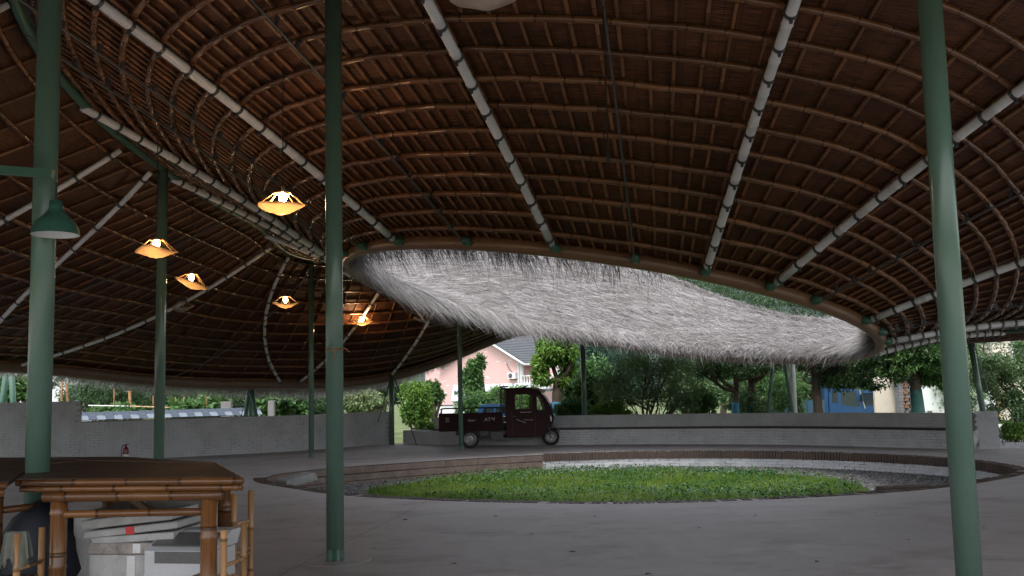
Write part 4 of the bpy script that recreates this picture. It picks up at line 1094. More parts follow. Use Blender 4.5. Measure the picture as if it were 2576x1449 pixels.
# ================================================================== the cargo tricycle
M['trike'] = m_plain('dark_red_car_paint', (.022, .002, .003), .6, .2, 2, 0, .2, .02)
M['trike_bed'] = m_plain('dusty_dark_red_paint', (.018, .003, .0035), .7, .25, 4, 0, .2)
M['rubber'] = m_plain('rubber', (.012, .012, .012), .8, .2, 10)
M['alloy'] = m_plain('grey_wheel_steel', (.22, .21, .20), .45, .25, 8, .5)
M['chrome'] = m_plain('bright_metal', (.55, .55, .56), .25, .1, 8, .8)
M['decal'] = m_plain('worn_white_decal', (.42, .40, .38), .6, .3, 30)
M['lamp_glass'] = m_plain('headlamp_glass', (.5, .52, .54), .1, .1, 10)
def wheel(parent, c, r, w, name='wheel'):
    ax = Matrix.Translation(c) @ Matrix.Rotation(PI/2, 4, 'X')
    t = MB().lathe([(r*.66, -w*.42), (r*.8, -w*.5), (r*.95, -w*.46), (r, -w*.3), (r, w*.3), (r*.95, w*.46), (r*.8, w*.5), (r*.66, w*.42), (r*.66, -w*.42)], 36, ax).build(name, 'rubber', parent, smooth=True)
    MB().lathe([(0, w*.18), (r*.14, w*.32), (r*.2, w*.26), (r*.34, w*.14), (r*.5, w*.22), (r*.55, w*.44), (r*.67, w*.46), (r*.67, -w*.3), (0, -w*.3)], 28, ax).build('rim', 'alloy', t, smooth=True)
    m = MB()
    for k in range(5):
        a_ = k*2*PI/5; m.lathe([(0, w*.2), (.011, w*.2), (.011, w*.32), (0, w*.33)], 6, ax @ Matrix.Translation((r*.27*math.cos(a_), r*.27*math.sin(a_), 0)))
    m.build('wheel_bolts', 'chrome', t)
    return t
tp = at_z(1256, 1125); tr = thing('cargo_tricycle', 'dark red cab tricycle with an open cargo bed parked before the bench wall', 'tricycle', (tp[0], tp[1]+.35, 0), rad(3)); tr.scale = (1.06, 1, 1.02)
def zx(px): return (px-1060)/477
def zz_(py): return (1100-py)/477
HW = .55
prof_o = [(zx(1140), zz_(968)), (zx(1600), zz_(968)), (zx(1625), zz_(930)), (zx(1680), zz_(860)), (zx(1735), zz_(800)), (zx(1752), zz_(720)), (zx(1738), zz_(668)), (zx(1700), zz_(560)), (zx(1650), zz_(465)), (zx(1590), zz_(395)), (zx(1560), zz_(345)), (zx(1500), zz_(333)), (zx(1140), zz_(333))]
win1 = [(zx(1262), zz_(608)), (zx(1470), zz_(608)), (zx(1476), zz_(430)), (zx(1465), zz_(412)), (zx(1270), zz_(412)), (zx(1258), zz_(430))]
win2 = [(zx(1535), zz_(610)), (zx(1620), zz_(640)), (zx(1640), zz_(610)), (zx(1605), zz_(500)), (zx(1560), zz_(425)), (zx(1535), zz_(425))]
for sgn in (-1, 1):
    V, T = plate(prof_o, [win1, win2], .03); V[:, 1] += sgn*HW-(.03 if sgn > 0 else 0)
    body = MB().raw(V, None, T).build('cab_side', 'trike', tr)
    y0 = sgn*HW-sgn*.015
    MB().raw([[p_[0], y0, p_[1]] for p_ in rect(zx(1258), zx(1476), zz_(608), zz_(412))], [[0, 1, 2, 3]]).build('window_pane', 'clear', body)
    MB().raw([[p_[0], y0, p_[1]] for p_ in win2], None, [[0, 1, 2], [0, 2, 3], [0, 3, 4], [0, 4, 5]]).build('window_pane', 'clear', body)
    MB().box((zx(1345), y0, zz_(510)), (.012, .036, .40)).build('window_bar', 'steel_black', body)
    # seam of the door and handle
    for (a_, b_) in (((1215, 960), (1215, 640)), ((1508, 960), (1508, 640))): MB().box((zx(a_[0]), sgn*(HW+.001), (zz_(a_[1])+zz_(b_[1]))/2), (.008, .006, zz_(b_[1])-zz_(a_[1]))).build('door_seam', 'steel_black', body)
    MB().box((zx(1250), sgn*(HW+.01), zz_(700)), (.09, .02, .025)).build('door_handle', 'steel_black', body)
# shell between the sides
def shell(name, idx, mat):
    m = MB(); P = [prof_o[i] for i in idx]
    for a_, b_ in zip(P[:-1], P[1:]):
        m.raw([[a_[0], -HW+.03, a_[1]], [b_[0], -HW+.03, b_[1]], [b_[0], HW-.03, b_[1]], [a_[0], HW-.03, a_[1]]], [[0, 1, 2, 3]])
    return m.build(name, mat, tr)
shell('nose', [2, 3, 4, 5, 6], 'trike'); shell('floor_pan', [0, 1, 2], 'steel_black'); shell('roof_panel', [9, 10, 11, 12], 'trike')
V, T = plate([(-HW+.03, zz_(968)), (HW-.03, zz_(968)), (HW-.03, zz_(333)), (-HW+.03, zz_(333))], [[(-.3, 1.02), (.3, 1.02), (.3, 1.42), (-.3, 1.42)]], .02, 'yz'); V[:, 0] += zx(1140)
MB().raw(V, None, T).build('cab_back', 'trike', tr)
MB().raw([[zx(1142), -.3, 1.02], [zx(1142), .3, 1.02], [zx(1142), .3, 1.42], [zx(1142), -.3, 1.42]], [[0, 1, 2, 3]]).build('rear_window', 'clear', tr)
m = MB(); Wp = [(1738, 668), (1722, 600), (1690, 520), (1650, 445), (1600, 390)]
for a_, b_ in zip(Wp[:-1], Wp[1:]): m.raw([[zx(a_[0])+.03, -HW+.06, zz_(a_[1])], [zx(b_[0])+.03, -HW+.06, zz_(b_[1])], [zx(b_[0])+.03, HW-.06, zz_(b_[1])], [zx(a_[0])+.03, HW-.06, zz_(a_[1])]], [[0, 1, 2, 3]])
m.build('windscreen', 'clear', tr, smooth=True)
o = MB().prism([(zx(1480), zz_(318)), (zx(1560), zz_(330)), (zx(1655), zz_(368)), (zx(1640), zz_(392)), (zx(1600), zz_(405)), (zx(1560), zz_(350)), (zx(1480), zz_(340))], -HW-.03, HW+.03).build('sun_visor', 'plastic_grey', tr, recalc=True)
MB().prism([(zx(1330), zz_(328)), (zx(1440), zz_(288)), (zx(1450), zz_(292)), (zx(1400), zz_(322)), (zx(1430), zz_(330))], -.3, .3).build('roof_vent', 'steel_black', tr, recalc=True)
o = MB().box((zx(1310), 0, 1.615), (.78, 2*HW+.04, .03)).build('roof_lid', 'trike', tr); bevel(o, .012)
# seat and steering
MB().box((zx(1330), 0, .62), (.36, .8, .14)).box((zx(1190), 0, .85), (.10, .8, .5)).build('seat', 'steel_black', tr)
MB().tube([[zx(1640), 0, .5], [zx(1590), 0, 1.0]], .02, 8).tube([[zx(1580), -.3, 1.05], [zx(1590), 0, 1.0], [zx(1580), .3, 1.05]], .014, 8).build('handlebar', 'steel_black', tr)
# bed
bx0, bx1 = zx(302), zx(1095)
for sgn in (-1, 1):
    b_ = MB().box(((bx0+bx1)/2, sgn*.57, .70), (bx1-bx0, .03, .46)).build('bed_side', 'trike_bed', tr)
    for q in range(8): MB().box((bx0+.1+q*(bx1-bx0-.2)/7, sgn*.587, .70), (.03, .012, .44)).build('bed_rib', 'trike_bed', b_) if q % 7 else None
    MB().box(((bx0+bx1)/2, sgn*.588, .93), (bx1-bx0+.03, .03, .035)).build('bed_rim', 'trike_bed', b_)
    rl = MB(); xs = np.linspace(bx0+.03, bx1-.03, 5)
    rl.tube(catmull([[xs[0], sgn*.57, .94], [xs[0]+.01, sgn*.57, 1.05], [xs[0]+.06, sgn*.57, 1.09], [0, sgn*.57, 1.09] if False else [(xs[0]+xs[-1])/2, sgn*.57, 1.09], [xs[-1]-.05, sgn*.57, 1.09], [xs[-1], sgn*.57, 1.05], [xs[-1], sgn*.57, .94]], 5), .012, 8)
    for x_ in xs[1:-1]: rl.tube([[x_, sgn*.57, .94], [x_, sgn*.57, 1.09]], .011, 8)
    rl.build('bed_rail', 'steel_black', tr, smooth=True)
MB().box(((bx0+bx1)/2, 0, .50), (bx1-bx0, 1.12, .03)).build('bed_floor', 'trike_bed', tr)
MB().box((bx0-.012, 0, .72), (.03, 1.16, .48)).build('tailgate', 'trike_bed', tr); MB().box((bx1-.02, 0, .72), (.03, 1.10, .46)).build('headboard', 'trike_bed', tr)
for sgn in (-1, 1): MB().tube(catmull([[zx(1092), sgn*.5, .9], [zx(1092), sgn*.5, 1.6], [zx(1105), sgn*.5, 1.665], [zx(1180), sgn*.5, 1.668]], 6), .016, 8).tube([[zx(1128), sgn*.5, .9], [zx(1128), sgn*.5, 1.66]], .012, 8).build('guard_hoop', 'steel_black', tr, smooth=True)
MB().tube([[zx(1096), -.5, 1.62], [zx(1096), .5, 1.62]], .014, 8).tube([[zx(1096), -.5, 1.3], [zx(1096), .5, 1.3]], .012, 8).build('guard_bar', 'steel_black', tr)
for z_ in (695, 770): MB().box((zx(1120), -.56, zz_(z_)), (.06, .03, .012)).build('hinge', 'chrome', tr)
# chassis
MB().box((zx(1000), -.25, .40), (2.1, .07, .10)).box((zx(1000), .25, .40), (2.1, .07, .10)).box((zx(690), 0, .25), (.09, .98, .09)).box((zx(1250), 0, .235), (.95, .9, .05)).build('chassis', 'steel_black', tr)
MB().box((zx(1020), -.38, .34), (.34, .2, .2)).box((zx(860), -.42, .42), (.22, .1, .16)).build('battery_box', 'steel_black', tr)
wheel(tr, (zx(680), -.47, .25), .25, .16); wheel(tr, (zx(690), .47, .25), .25, .16); wheel(tr, (zx(1722), 0, .235), .235, .12)
fw = (zx(1722), 0, .235)
for sgn in (-1, 1): MB().tube([[fw[0], sgn*.085, fw[2]], [zx(1690), sgn*.085, .56]], .022, 8).build('fork_leg', 'steel_dark', tr)
a_ = np.linspace(rad(25), rad(140), 12); m = MB(); A_ = np.stack([fw[0]+.285*np.cos(a_), 0*a_, fw[2]+.285*np.sin(a_)+.02], 1)
V = np.vstack([A_+[0, -.085, -.03], A_+[0, -.06, .012], A_+[0, .06, .012], A_+[0, .085, -.03]]); i = np.arange(11)
m.raw(V, np.vstack([np.stack([i+12*k, i+1+12*k, i+1+12*(k+1), i+12*(k+1)], 1) for k in range(3)])).build('mudguard', 'alloy', tr, smooth=True)
for sgn in (-1, 1):
    MB().lathe([(0, .03), (.05, .028), (.075, .01), (.085, -.02), (0, -.03)], 18, Matrix.Translation((zx(1742), sgn*.36, zz_(735))) @ Matrix.Rotation(PI/2+.15, 4, 'Y') @ Matrix.Rotation(0, 4, 'Z')).build('headlight', 'lamp_glass', tr, smooth=True)
    mr = MB().box((zx(1762), sgn*.66, zz_(595)), (.035, .11, .22)).build('mirror', 'steel_black', tr); bevel(mr, .012)
    MB().tube([[zx(1720), sgn*.54, zz_(650)], [zx(1755), sgn*.62, zz_(640)]], .01, 6).build('mirror_arm', 'steel_black', tr)
    MB().prism([(zx(1700), zz_(690)), (zx(1722), zz_(720)), (zx(1716), zz_(780)), (zx(1700), zz_(760))], sgn*(HW+.004), sgn*(HW-.01)).build('side_lamp', 'lamp_glass', tr, recalc=True)
def letter(me, x, z, par, nm='lettering'):
    me.materials.clear(); me.materials.append(M['decal']); o = add(nm, me, par); o.rotation_euler = (PI/2, 0, 0); o.location = (x, -.588, z); return o
letter(text_mesh('ATM', .135, .002, .25), zx(925), zz_(730), tr)
letter(text_mesh('tianxin', .10, .002, .35), zx(705), zz_(735), tr).scale = (.82, 1, 1)
wu = MB()
for (c, s_) in (((0, .048), (.10, .012)), ((-.002, .008), (.075, .012)), ((0, -.05), (.12, .012))): wu.box((c[0], 0, c[1]), (s_[0], .004, s_[1]))
wu.box((-.018, 0, 0), (.013, .004, .10), np.array(Matrix.Rotation(.2, 3, 'Y'))).box((.026, 0, -.022), (.013, .004, .06), np.array(Matrix.Rotation(.15, 3, 'Y')))
o = wu.build('lettering', 'decal', tr); o.location = (zx(398), -.588, zz_(723))
m = MB(); 
for k in range(9): m.box((zx(1330+k*16), -HW-.004, zz_(646)), (.022, .003, .018 if k % 3 else .024))
m.build('lettering', 'decal', tr)
m = MB()
for k, w_ in enumerate((.02, .02, .03, .02, .02, .03)): m.box((zx(1370+k*20), -HW-.004, zz_(748)), (w_*.8, .003, .028 if k % 2 else .02), np.array(Matrix.Rotation(.2, 3, 'Y')))
m.build('lettering', 'decal', tr)
MB().box((zx(1330), -HW-.004, zz_(762)), (.26, .003, .012), np.array(Matrix.Rotation(.40, 3, 'Y'))).build('stripe', 'decal', tr)

# ================================================================== trees and shrubs
M['bark'] = m_plain('bark', (.075, .055, .042), .9, .4, 6, bstr=.6)
M['bark_pale'] = m_plain('pale_bark', (.16, .125, .10), .9, .35, 6, bstr=.5)
M['wrap_blue'] = m_plain('blue_trunk_wrap', (.02, .13, .22), .7, .25, 9)
M['wrap_green'] = m_plain('green_trunk_wrap', (.02, .085, .075), .6, .3, 9)
LEAF = {'dark': m_leaf('leaf_dark', (.046, .098, .040), (.07, .132, .05), .35, .45), 'mid': m_leaf('leaf_mid', (0.062, 0.144, 0.044), (0.106, 0.200, 0.056), .4, .35),
        'light': m_leaf('leaf_light', (0.125, 0.250, 0.050), (0.213, 0.350, 0.075), .4, .45), 'blue': m_leaf('leaf_blue', (0.044, 0.100, 0.062), (0.062, 0.131, 0.081), .5, .25),
        'olive': m_leaf('leaf_olive', (.095, .18, .078), (.145, .22, .088), .45, .3), 'pale': m_leaf('leaf_pale', (0.200, 0.275, 0.125), (0.275, 0.325, 0.175), .5, .4)}
def crown_leaves(blobs, n, L, W, up=.3, sub=26, seed=0):
    """leaves gathered in tufts through a set of ellipsoids (cx, cy, cz, rx, ry, rz)"""
    r0 = np.random.default_rng(seed); vol = np.array([b[3]*b[4]*b[5] for b in blobs])**.67; vol = vol/vol.sum(); PP = []; OO = []
    for b, w in zip(blobs, vol):
        m = max(3, int(sub*w*len(blobs))); u = r0.normal(0, 1, (m, 3)); u /= np.linalg.norm(u, axis=1)[:, None]; rr_ = r0.uniform(.35, 1.02, m)**.6
        c = np.array(b[:3])+u*rr_[:, None]*np.array(b[3:])
        q = int(n*w); k = r0.integers(0, m, q); sg = .15*np.array(b[3:])*r0.uniform(.5, 1.3, (m, 1))
        P = c[k]+r0.normal(0, 1, (q, 3))*sg[k]; PP.append(P); OO.append(P-c[k]+.6*(c[k]-np.array(b[:3])))
    P = np.vstack(PP); O = np.vstack(OO); q = len(P); O /= np.linalg.norm(O, axis=1)[:, None]+1e-6
    D = O*.6+r0.normal(0, .8, (q, 3)); D[:, 2] -= .35; N = np.tile([0, 0, 1.], (q, 1))*up*3+r0.normal(0, .7, (q, 3))
    return leaf_quads(P, D, N, r0.uniform(.6, 1.35, q)*L, r0.uniform(.6, 1.3, q)*W)
def tree(name, label, loc, trunk, limbs, blobs, n, L, W, leaf, bark='bark', r=.12, wrap=None, cat='tree', group=None, seed=0, sub=26):
    """trunk: local path; limbs: list of (local path, radius)"""
    t = thing(name, label, cat, tuple(loc), 0, group)
    if trunk is not None:
        trunk = [(0, 0, -1.1)]+list(trunk) if trunk[0][2] == 0 else trunk; P = catmull(trunk, 6); m = MB().tube(P, np.linspace(r, r*.62, len(P))*(1+.05*np.sin(np.arange(len(P))*2.1)), 12)
        for lp, lr in limbs:
            Q = catmull(lp, 5); m.tube(Q, np.linspace(lr, lr*.35, len(Q)), 8)
        if bark: m.build('trunk', bark, t, smooth=True)
        if wrap:
            nm, h0, h1 = wrap; Q = np.array([np.interp(np.linspace(h0, h1, 8), P[:, 2], P[:, c]) for c in range(3)]).T
            MB().tube(Q, np.interp(Q[:, 2], P[:, 2], np.linspace(r, r*.62, len(P)))+.012, 14).build('trunk_wrap', nm, t, smooth=True)
    if blobs is not None:
        V, T = crown_leaves(blobs, n, L, W, sub=sub, seed=seed); MB().raw(V, None, T).build('crown', LEAF[leaf], t)
    return t
def auto_limbs(base, blobs, lr=.05, seed=0):
    r0 = np.random.default_rng(seed); out = []
    for b in blobs:
        e = np.array(b[:3])+r0.normal(0, .15, 3)*np.array(b[3:]); s_ = np.array(base); md = (s_+e)/2+r0.normal(0, .12, 3)*np.linalg.norm(e-s_); md[2] -= .1*np.linalg.norm(e-s_)
        out.append(([s_, md, e], lr))
        for k in range(3):
            e2 = np.array(b[:3])+r0.normal(0, .5, 3)*np.array(b[3:]); out.append(([md, (md+e2)/2+r0.normal(0, .06, 3), e2], lr*.5))
    return out
def PX(x, y, Y): return at_y(x, y, Y)
def blob(x, y, Y, rx, rz, base, ry=None):
    """ellipsoid whose middle stands where (x, y) points at depth Y; radii in survey pixels"""
    k = Y/2500; c = at_y(x, y, Y)-np.array(base); return (c[0], c[1], c[2], rx*k, (ry if ry else rx)*k, rz*k)
# pollarded tree with a bright crown and a blue band
b = at_y(1400, 1060, 36)*[1, 1, 0]
bl = [blob(1392, 880, 36, 34, 34, b), blob(1362, 915, 36, 20, 28, b), blob(1426, 915, 36.3, 18, 30, b), blob(1374, 952, 35.8, 16, 14, b), blob(1405, 858, 36, 26, 20, b), blob(1368, 870, 36.2, 20, 16, b), blob(1438, 885, 36, 14, 18, b), blob(1352, 945, 36, 12, 14, b), blob(1415, 960, 36, 14, 12, b)]
lc = lambda x, y, Y, bs: at_y(x, y, Y)-bs
tree('pollard_tree', 'cut back tree with bright yellow green leaves and a blue banded trunk behind the tricycle', b, [(0, 0, 0), lc(1402, 1000, 36, b), lc(1404, 955, 36, b)],
     [([lc(1404, 960, 36, b), lc(1390, 920, 36, b), lc(1383, 870, 36, b), lc(1372, 815, 36, b)], .09), ([lc(1404, 960, 36, b), lc(1430, 930, 36, b), lc(1437, 880, 36, b), lc(1445, 820, 36, b)], .085), ([lc(1388, 900, 36, b), lc(1350, 870, 36, b), lc(1335, 815, 36, b)], .06)],
     bl, 9000, .17, .075, 'light', r=.27, wrap=('wrap_blue', .2, 1.15), seed=1, sub=40)
# big round shrub behind the bench wall
b = at_y(1625, 1060, 33)*[1, 1, 0]
bl = [blob(1610, 960, 33, 95, 70, b), blob(1690, 950, 33.5, 70, 75, b), blob(1545, 985, 33, 55, 50, b), blob(1640, 900, 33.5, 75, 45, b), blob(1720, 1000, 33, 50, 40, b)]
tree('round_shrub', 'wide olive green shrub with many thin stems behind the bench wall', b, [(0, 0, 0), (0, 0, .25), (.02, 0, .5)], auto_limbs((0, 0, .3), bl, .05, 3)+auto_limbs((.1, 0, .3), bl, .035, 4), bl, 17000, .085, .034, 'olive', r=.12, cat='shrub', seed=2, sub=60)
# hazy conifers further back
for k, (x0, y0, Y, rx, rz, lab) in enumerate(((1475, 900, 52, 55, 85, 'tall blue green conifer standing behind the bright pollarded tree'), (1560, 900, 55, 60, 90, 'blue green conifer rising behind the wide olive shrub'), (1820, 800, 60, 130, 120, 'tall dark tree showing above the thatch through the roof opening'), (1690, 760, 62, 90, 110, 'dark treetop just visible beside the near rim of the opening'), (2010, 800, 58, 120, 110, 'dark tree above the low end of the thatch through the roof opening'))):
    b = at_y(x0, 1060, Y)*[1, 1, 0]; bl = [blob(x0, y0, Y, rx, rz, b), blob(x0-rx*.5, y0+rz*.6, Y, rx*.7, rz*.6, b), blob(x0+rx*.5, y0+rz*.5, Y, rx*.7, rz*.7, b), blob(x0+rx*.1, y0-rz*.6, Y, rx*.55, rz*.5, b)]
    tree('background_tree', lab, b, [(0, 0, 0), lc(x0, 980, Y, b), lc(x0, y0, Y, b)], auto_limbs(lc(x0, 980, Y, b), bl, .09, k), bl, 11000, .24, .075, 'blue' if k < 2 else 'dark', r=.22, group='trees beyond the bench wall', seed=10+k, sub=60)
for k, (x0, y0, Y, rx, rz, lf_, lab) in enumerate(((1750, 945, 44, 75, 75, 'olive', 'soft olive tree filling the gap behind the wide shrub'), (1900, 935, 48, 85, 80, 'mid', 'leafy green tree behind the banded trunks'), (2040, 930, 52, 80, 75, 'olive', 'olive tree behind the white pole and the dump truck bed'), (2250, 925, 58, 80, 70, 'mid', 'leafy tree above the gate pillar'), (2400, 890, 60, 70, 60, 'olive', 'soft grey green tree in front of the white building'))):
    b = at_y(x0, 1060, Y)*[1, 1, 0]; bl = [blob(x0, y0, Y, rx, rz, b), blob(x0-rx*.6, y0+rz*.5, Y, rx*.6, rz*.6, b), blob(x0+rx*.6, y0+rz*.45, Y, rx*.6, rz*.6, b), blob(x0+rx*.15, y0-rz*.5, Y, rx*.6, rz*.5, b)]
    tree('background_tree', lab, b, [(0, 0, 0), lc(x0, 990, Y, b), lc(x0, y0, Y, b)], auto_limbs(lc(x0, 990, Y, b), bl, .07, k), bl, 9000, .18, .075, lf_, r=.16, group='trees beyond the bench wall', seed=90+k, sub=60)
# broad-leaved shrubs between
for k, (x0, y0, Y, rx, rz, lf_, lab, L_, W_) in enumerate(((1465, 985, 34.5, 38, 40, 'mid', 'large leaved green shrub beside the column behind the bench wall', .17, .12), (1500, 950, 37, 40, 50, 'mid', 'upright leafy shrub between the conifers and the olive shrub', .14, .08), (1440, 1025, 33, 40, 22, 'mid', 'low weedy plants directly behind the bench wall', .12, .05), (1530, 1030, 33, 45, 18, 'light', 'low bright weeds at the foot of the olive shrub', .12, .04), (1760, 1010, 34, 40, 32, 'mid', 'small bright bush next to the blue banded trunks', .12, .07), (1880, 1015, 36, 55, 30, 'olive', 'olive bush behind the splayed green legs', .11, .05), (1985, 985, 38, 50, 45, 'mid', 'leafy bush behind the white pole', .12, .06))):
    b = at_y(x0, 1065, Y)*[1, 1, 0]; bl = [blob(x0, y0, Y, rx, rz, b), blob(x0-rx*.5, y0+rz*.4, Y, rx*.6, rz*.7, b), blob(x0+rx*.5, y0+rz*.4, Y, rx*.6, rz*.7, b)]
    tree('leafy_shrub', lab, b, [(0, 0, 0), (0, 0, .2), (0, 0, .35)], auto_limbs((0, 0, .25), bl, .03, k), bl, 3600, L_, W_, lf_, r=.05, cat='shrub', group='shrubs behind the bench wall', seed=30+k, sub=24)
# shade trees with banded trunks on the right
def shade_tree(x0, Y, fork, bls, label, leaf, wrap, n=9000, r=.2, L_=.13, W_=.06, seed=0, lean=0, group=None):
    b = at_y(x0, 1060, Y)*[1, 1, 0]; fk = lc(x0+lean, fork, Y, b); bl = [blob(q[0], q[1], q[4] if len(q) > 4 else Y, q[2], q[3], b) for q in bls]
    return tree('shade_tree', label, b, [(0, 0, 0), fk*[.4, .4, .55], fk], auto_limbs(fk, bl, r*.5, seed), bl, n, L_, W_, leaf, r=r, wrap=wrap, seed=seed, group=group, sub=50)
shade_tree(1848, 35, 985, [(1800, 870, 110, 50), (1900, 850, 100, 55), (1850, 920, 90, 35), (1760, 910, 60, 40)], 'dark shade tree on a pale forked trunk with a blue band', 'dark', ('wrap_blue', .1, 1.0), 13000, .16, seed=50, lean=4)
shade_tree(1890, 36, 960, [(1930, 880, 90, 50), (1860, 830, 90, 60), (1980, 860, 70, 50)], 'dark shade tree with a thick trunk and props beside the pale forked one', 'dark', ('wrap_blue', .1, .9), 11000, .22, seed=51)
shade_tree(2060, 33, 950, [(2130, 900, 110, 45), (2040, 880, 80, 45), (2150, 950, 90, 30), (2200, 880, 60, 40)], 'spreading dark tree overhanging the blue truck', 'dark', None, 15000, .2, seed=52, lean=-10)
shade_tree(2312, 31, 955, [(2300, 930, 70, 34), (2330, 890, 70, 30), (2270, 885, 55, 26), (2370, 940, 50, 34), (2290, 845, 90, 26)], 'tree with a dark green banded trunk in front of the notice board', 'mid', ('wrap_green', .1, 1.35), 15000, .24, seed=53, lean=-12)
shade_tree(2560, 27, 1060, [(2560, 960, 60, 60), (2500, 940, 50, 55), (2600, 900, 60, 60), (2540, 1030, 50, 35)], 'low grey green tree on forked green banded trunks right of the leaning leg', 'olive', ('wrap_green', .02, .35), 14000, .11, .09, .045, seed=54)
shade_tree(2420, 40, 940, [(2390, 975, 60, 45), (2440, 990, 50, 45), (2400, 930, 50, 40)], 'grey green tree behind the notice boards', 'olive', None, 7000, .16, seed=55)
shade_tree(2480, 48, 900, [(2470, 880, 50, 45), (2520, 930, 60, 35)], 'thin branched tree in front of the sided house', 'dark', None, 1500, .14, seed=56)
shade_tree(2175, 62, 950, [(2210, 960, 60, 40), (2160, 930, 60, 40), (2240, 1000, 40, 30)], 'pale green tree behind the parked trucks', 'olive', None, 7000, .18, seed=57)
# left background: bushes along the garden
def bush(x0, y0, Y, rx, rz, leaf, label, L_, W_, n=4200, seed=0, cat='bush'):
    b = at_y(x0, 1075, Y)*[1, 1, 0]; bl = [blob(x0, y0, Y, rx, rz, b), blob(x0-rx*.45, y0+rz*.35, Y, rx*.6, rz*.7, b), blob(x0+rx*.5, y0+rz*.3, Y, rx*.6, rz*.75, b), blob(x0+rx*.1, y0-rz*.4, Y, rx*.6, rz*.6, b)]
    rb_ = np.random.default_rng(seed); bl = [(q[0], q[1], q[2], q[3]*.8, q[4]*.8, q[5]*.8) for q in bl]+[blob(x0+rb_.uniform(-1.1, 1.1)*rx, y0+rb_.uniform(-.95, .9)*rz, Y, rx*rb_.uniform(.16, .34), rz*rb_.uniform(.16, .34), b) for _ in range(9)]
    return tree('garden_bush', label, b, [(0, 0, 0), (0, 0, .3), (.03, 0, .6)], auto_limbs((0, 0, .4), bl, .04, seed), bl, n, L_, W_, leaf, r=.07, cat=cat, group='bushes beyond the walls', seed=seed, sub=40)
bush(1048, 1012, 35, 42, 58, 'light', 'bright vine covered bush right of the column in the wall gap', .12, .07, 8000, 70)
bush(1092, 992, 38, 20, 30, 'mid', 'feathery bush against the pink house wall', .14, .06, 2500, 71)
bush(1190, 950, 45, 22, 52, 'mid', 'slim leafy tree in front of the pink house', .22, .09, 3800, 72, 'tree')
bush(1200, 1015, 42, 60, 34, 'mid', 'dense green bush behind the tricycle cargo bed', .13, .06, 5000, 73)
bush(1255, 1000, 44, 40, 32, 'light', 'pale green bush behind the tricycle cab', .13, .06, 3600, 74)
bush(1320, 1005, 40, 30, 34, 'light', 'yellow green bush below the white balcony', .13, .06, 2600, 75)
bush(910, 1010, 36, 62, 36, 'pale', 'pale leaved bush above the end of the left wall', .13, .07, 4200, 76)
bush(945, 965, 42, 80, 55, 'dark', 'dark feathery tree left of the wall gap', .22, .05, 6500, 77, 'tree')
bush(820, 1000, 40, 90, 48, 'dark', 'dark evergreen behind the slim column by the left wall', .2, .05, 6500, 78, 'tree')
bush(710, 1010, 34, 60, 40, 'mid', 'squash leaves climbing beside the concrete post', .20, .18, 2400, 79)
bush(640, 990, 44, 120, 45, 'dark', 'dark evergreen behind the tiled coping', .2, .05, 7000, 80, 'tree')
bush(430, 985, 46, 160, 48, 'dark', 'dark hedge of evergreens behind the bean trellis', .2, .05, 8000, 81, 'hedge')
bush(250, 985, 44, 110, 48, 'dark', 'dark evergreen beyond the stepped end of the left wall', .2, .05, 6000, 82, 'tree')
bush(480, 1030, 32, 70, 18, 'mid', 'pumpkin vine with big pale leaves over the tiled coping', .22, .20, 900, 83, 'vine')
bush(300, 1032, 32, 70, 13, 'mid', 'squash vine spreading along the tiled coping by the stepped wall', .2, .16, 900, 84, 'vine')
bush(530, 1015, 32.5, 36, 22, 'mid', 'tall clump of pumpkin leaves beside the grey concrete post', .24, .22, 420, 85, 'vine')
bush(40, 975, 30, 40, 32, 'mid', 'sunlit leafy branch above the tall end of the left wall', .2, .12, 900, 86)
bush(1080, 1085, 33, 26, 24, 'light', 'low green weeds growing in the wall gap', .12, .06, 1800, 87, 'weeds')
bush(2555, 1085, 25.5, 40, 22, 'light', 'low clipped green hedge beyond the wall end', .09, .05, 2600, 88, 'hedge')
# bean trellis of poles
trl = thing('bean_trellis', 'bamboo pole trellis with a long rail above the tiled coping', 'trellis', (0, 0, 0))
MB().tube([at_y(222, 1020, 31.5), at_y(330, 1047-25, 31.6)], .018, 6).build('rail', 'white', trl)
MB().tube([at_y(330, 1022, 31.6), at_y(480, 1027, 31.8)], .02, 6).build('rail', 'bamboo_pale', trl)
for (x0, ya, yb, r_) in ((329, 990, 1055, .045), (286, 985, 1055, .02), (385, 1002, 1050, .018), (393, 1000, 1045, .015), (445, 1005, 1050, .018), (460, 1003, 1050, .015), (520, 1000, 1050, .015), (170, 970, 1010, .04), (155, 965, 1008, .035)):
    MB().tube([at_y(x0+random.uniform(-5, 5), ya-8, 31.7), at_y(x0, yb, 31.7)], r_, 7).build('pole', 'bamboo_pale', trl)
for (x0, y0, w_, Y, lab) in ((570, 1010, .34, 31.8, 'short grey concrete post beside the pumpkin leaves'), (683, 1008, .20, 31.6, 'brown grey post right of the dark eave legs')):
    c = at_y(x0, y0, Y); o = MB().box((0, 0, c[2]/2), (w_, .2, c[2]), taper=.97).build('post', 'concrete_post'); bevel(o, .015); o.location = (c[0], c[1], 0); tag(o, lab, 'post')

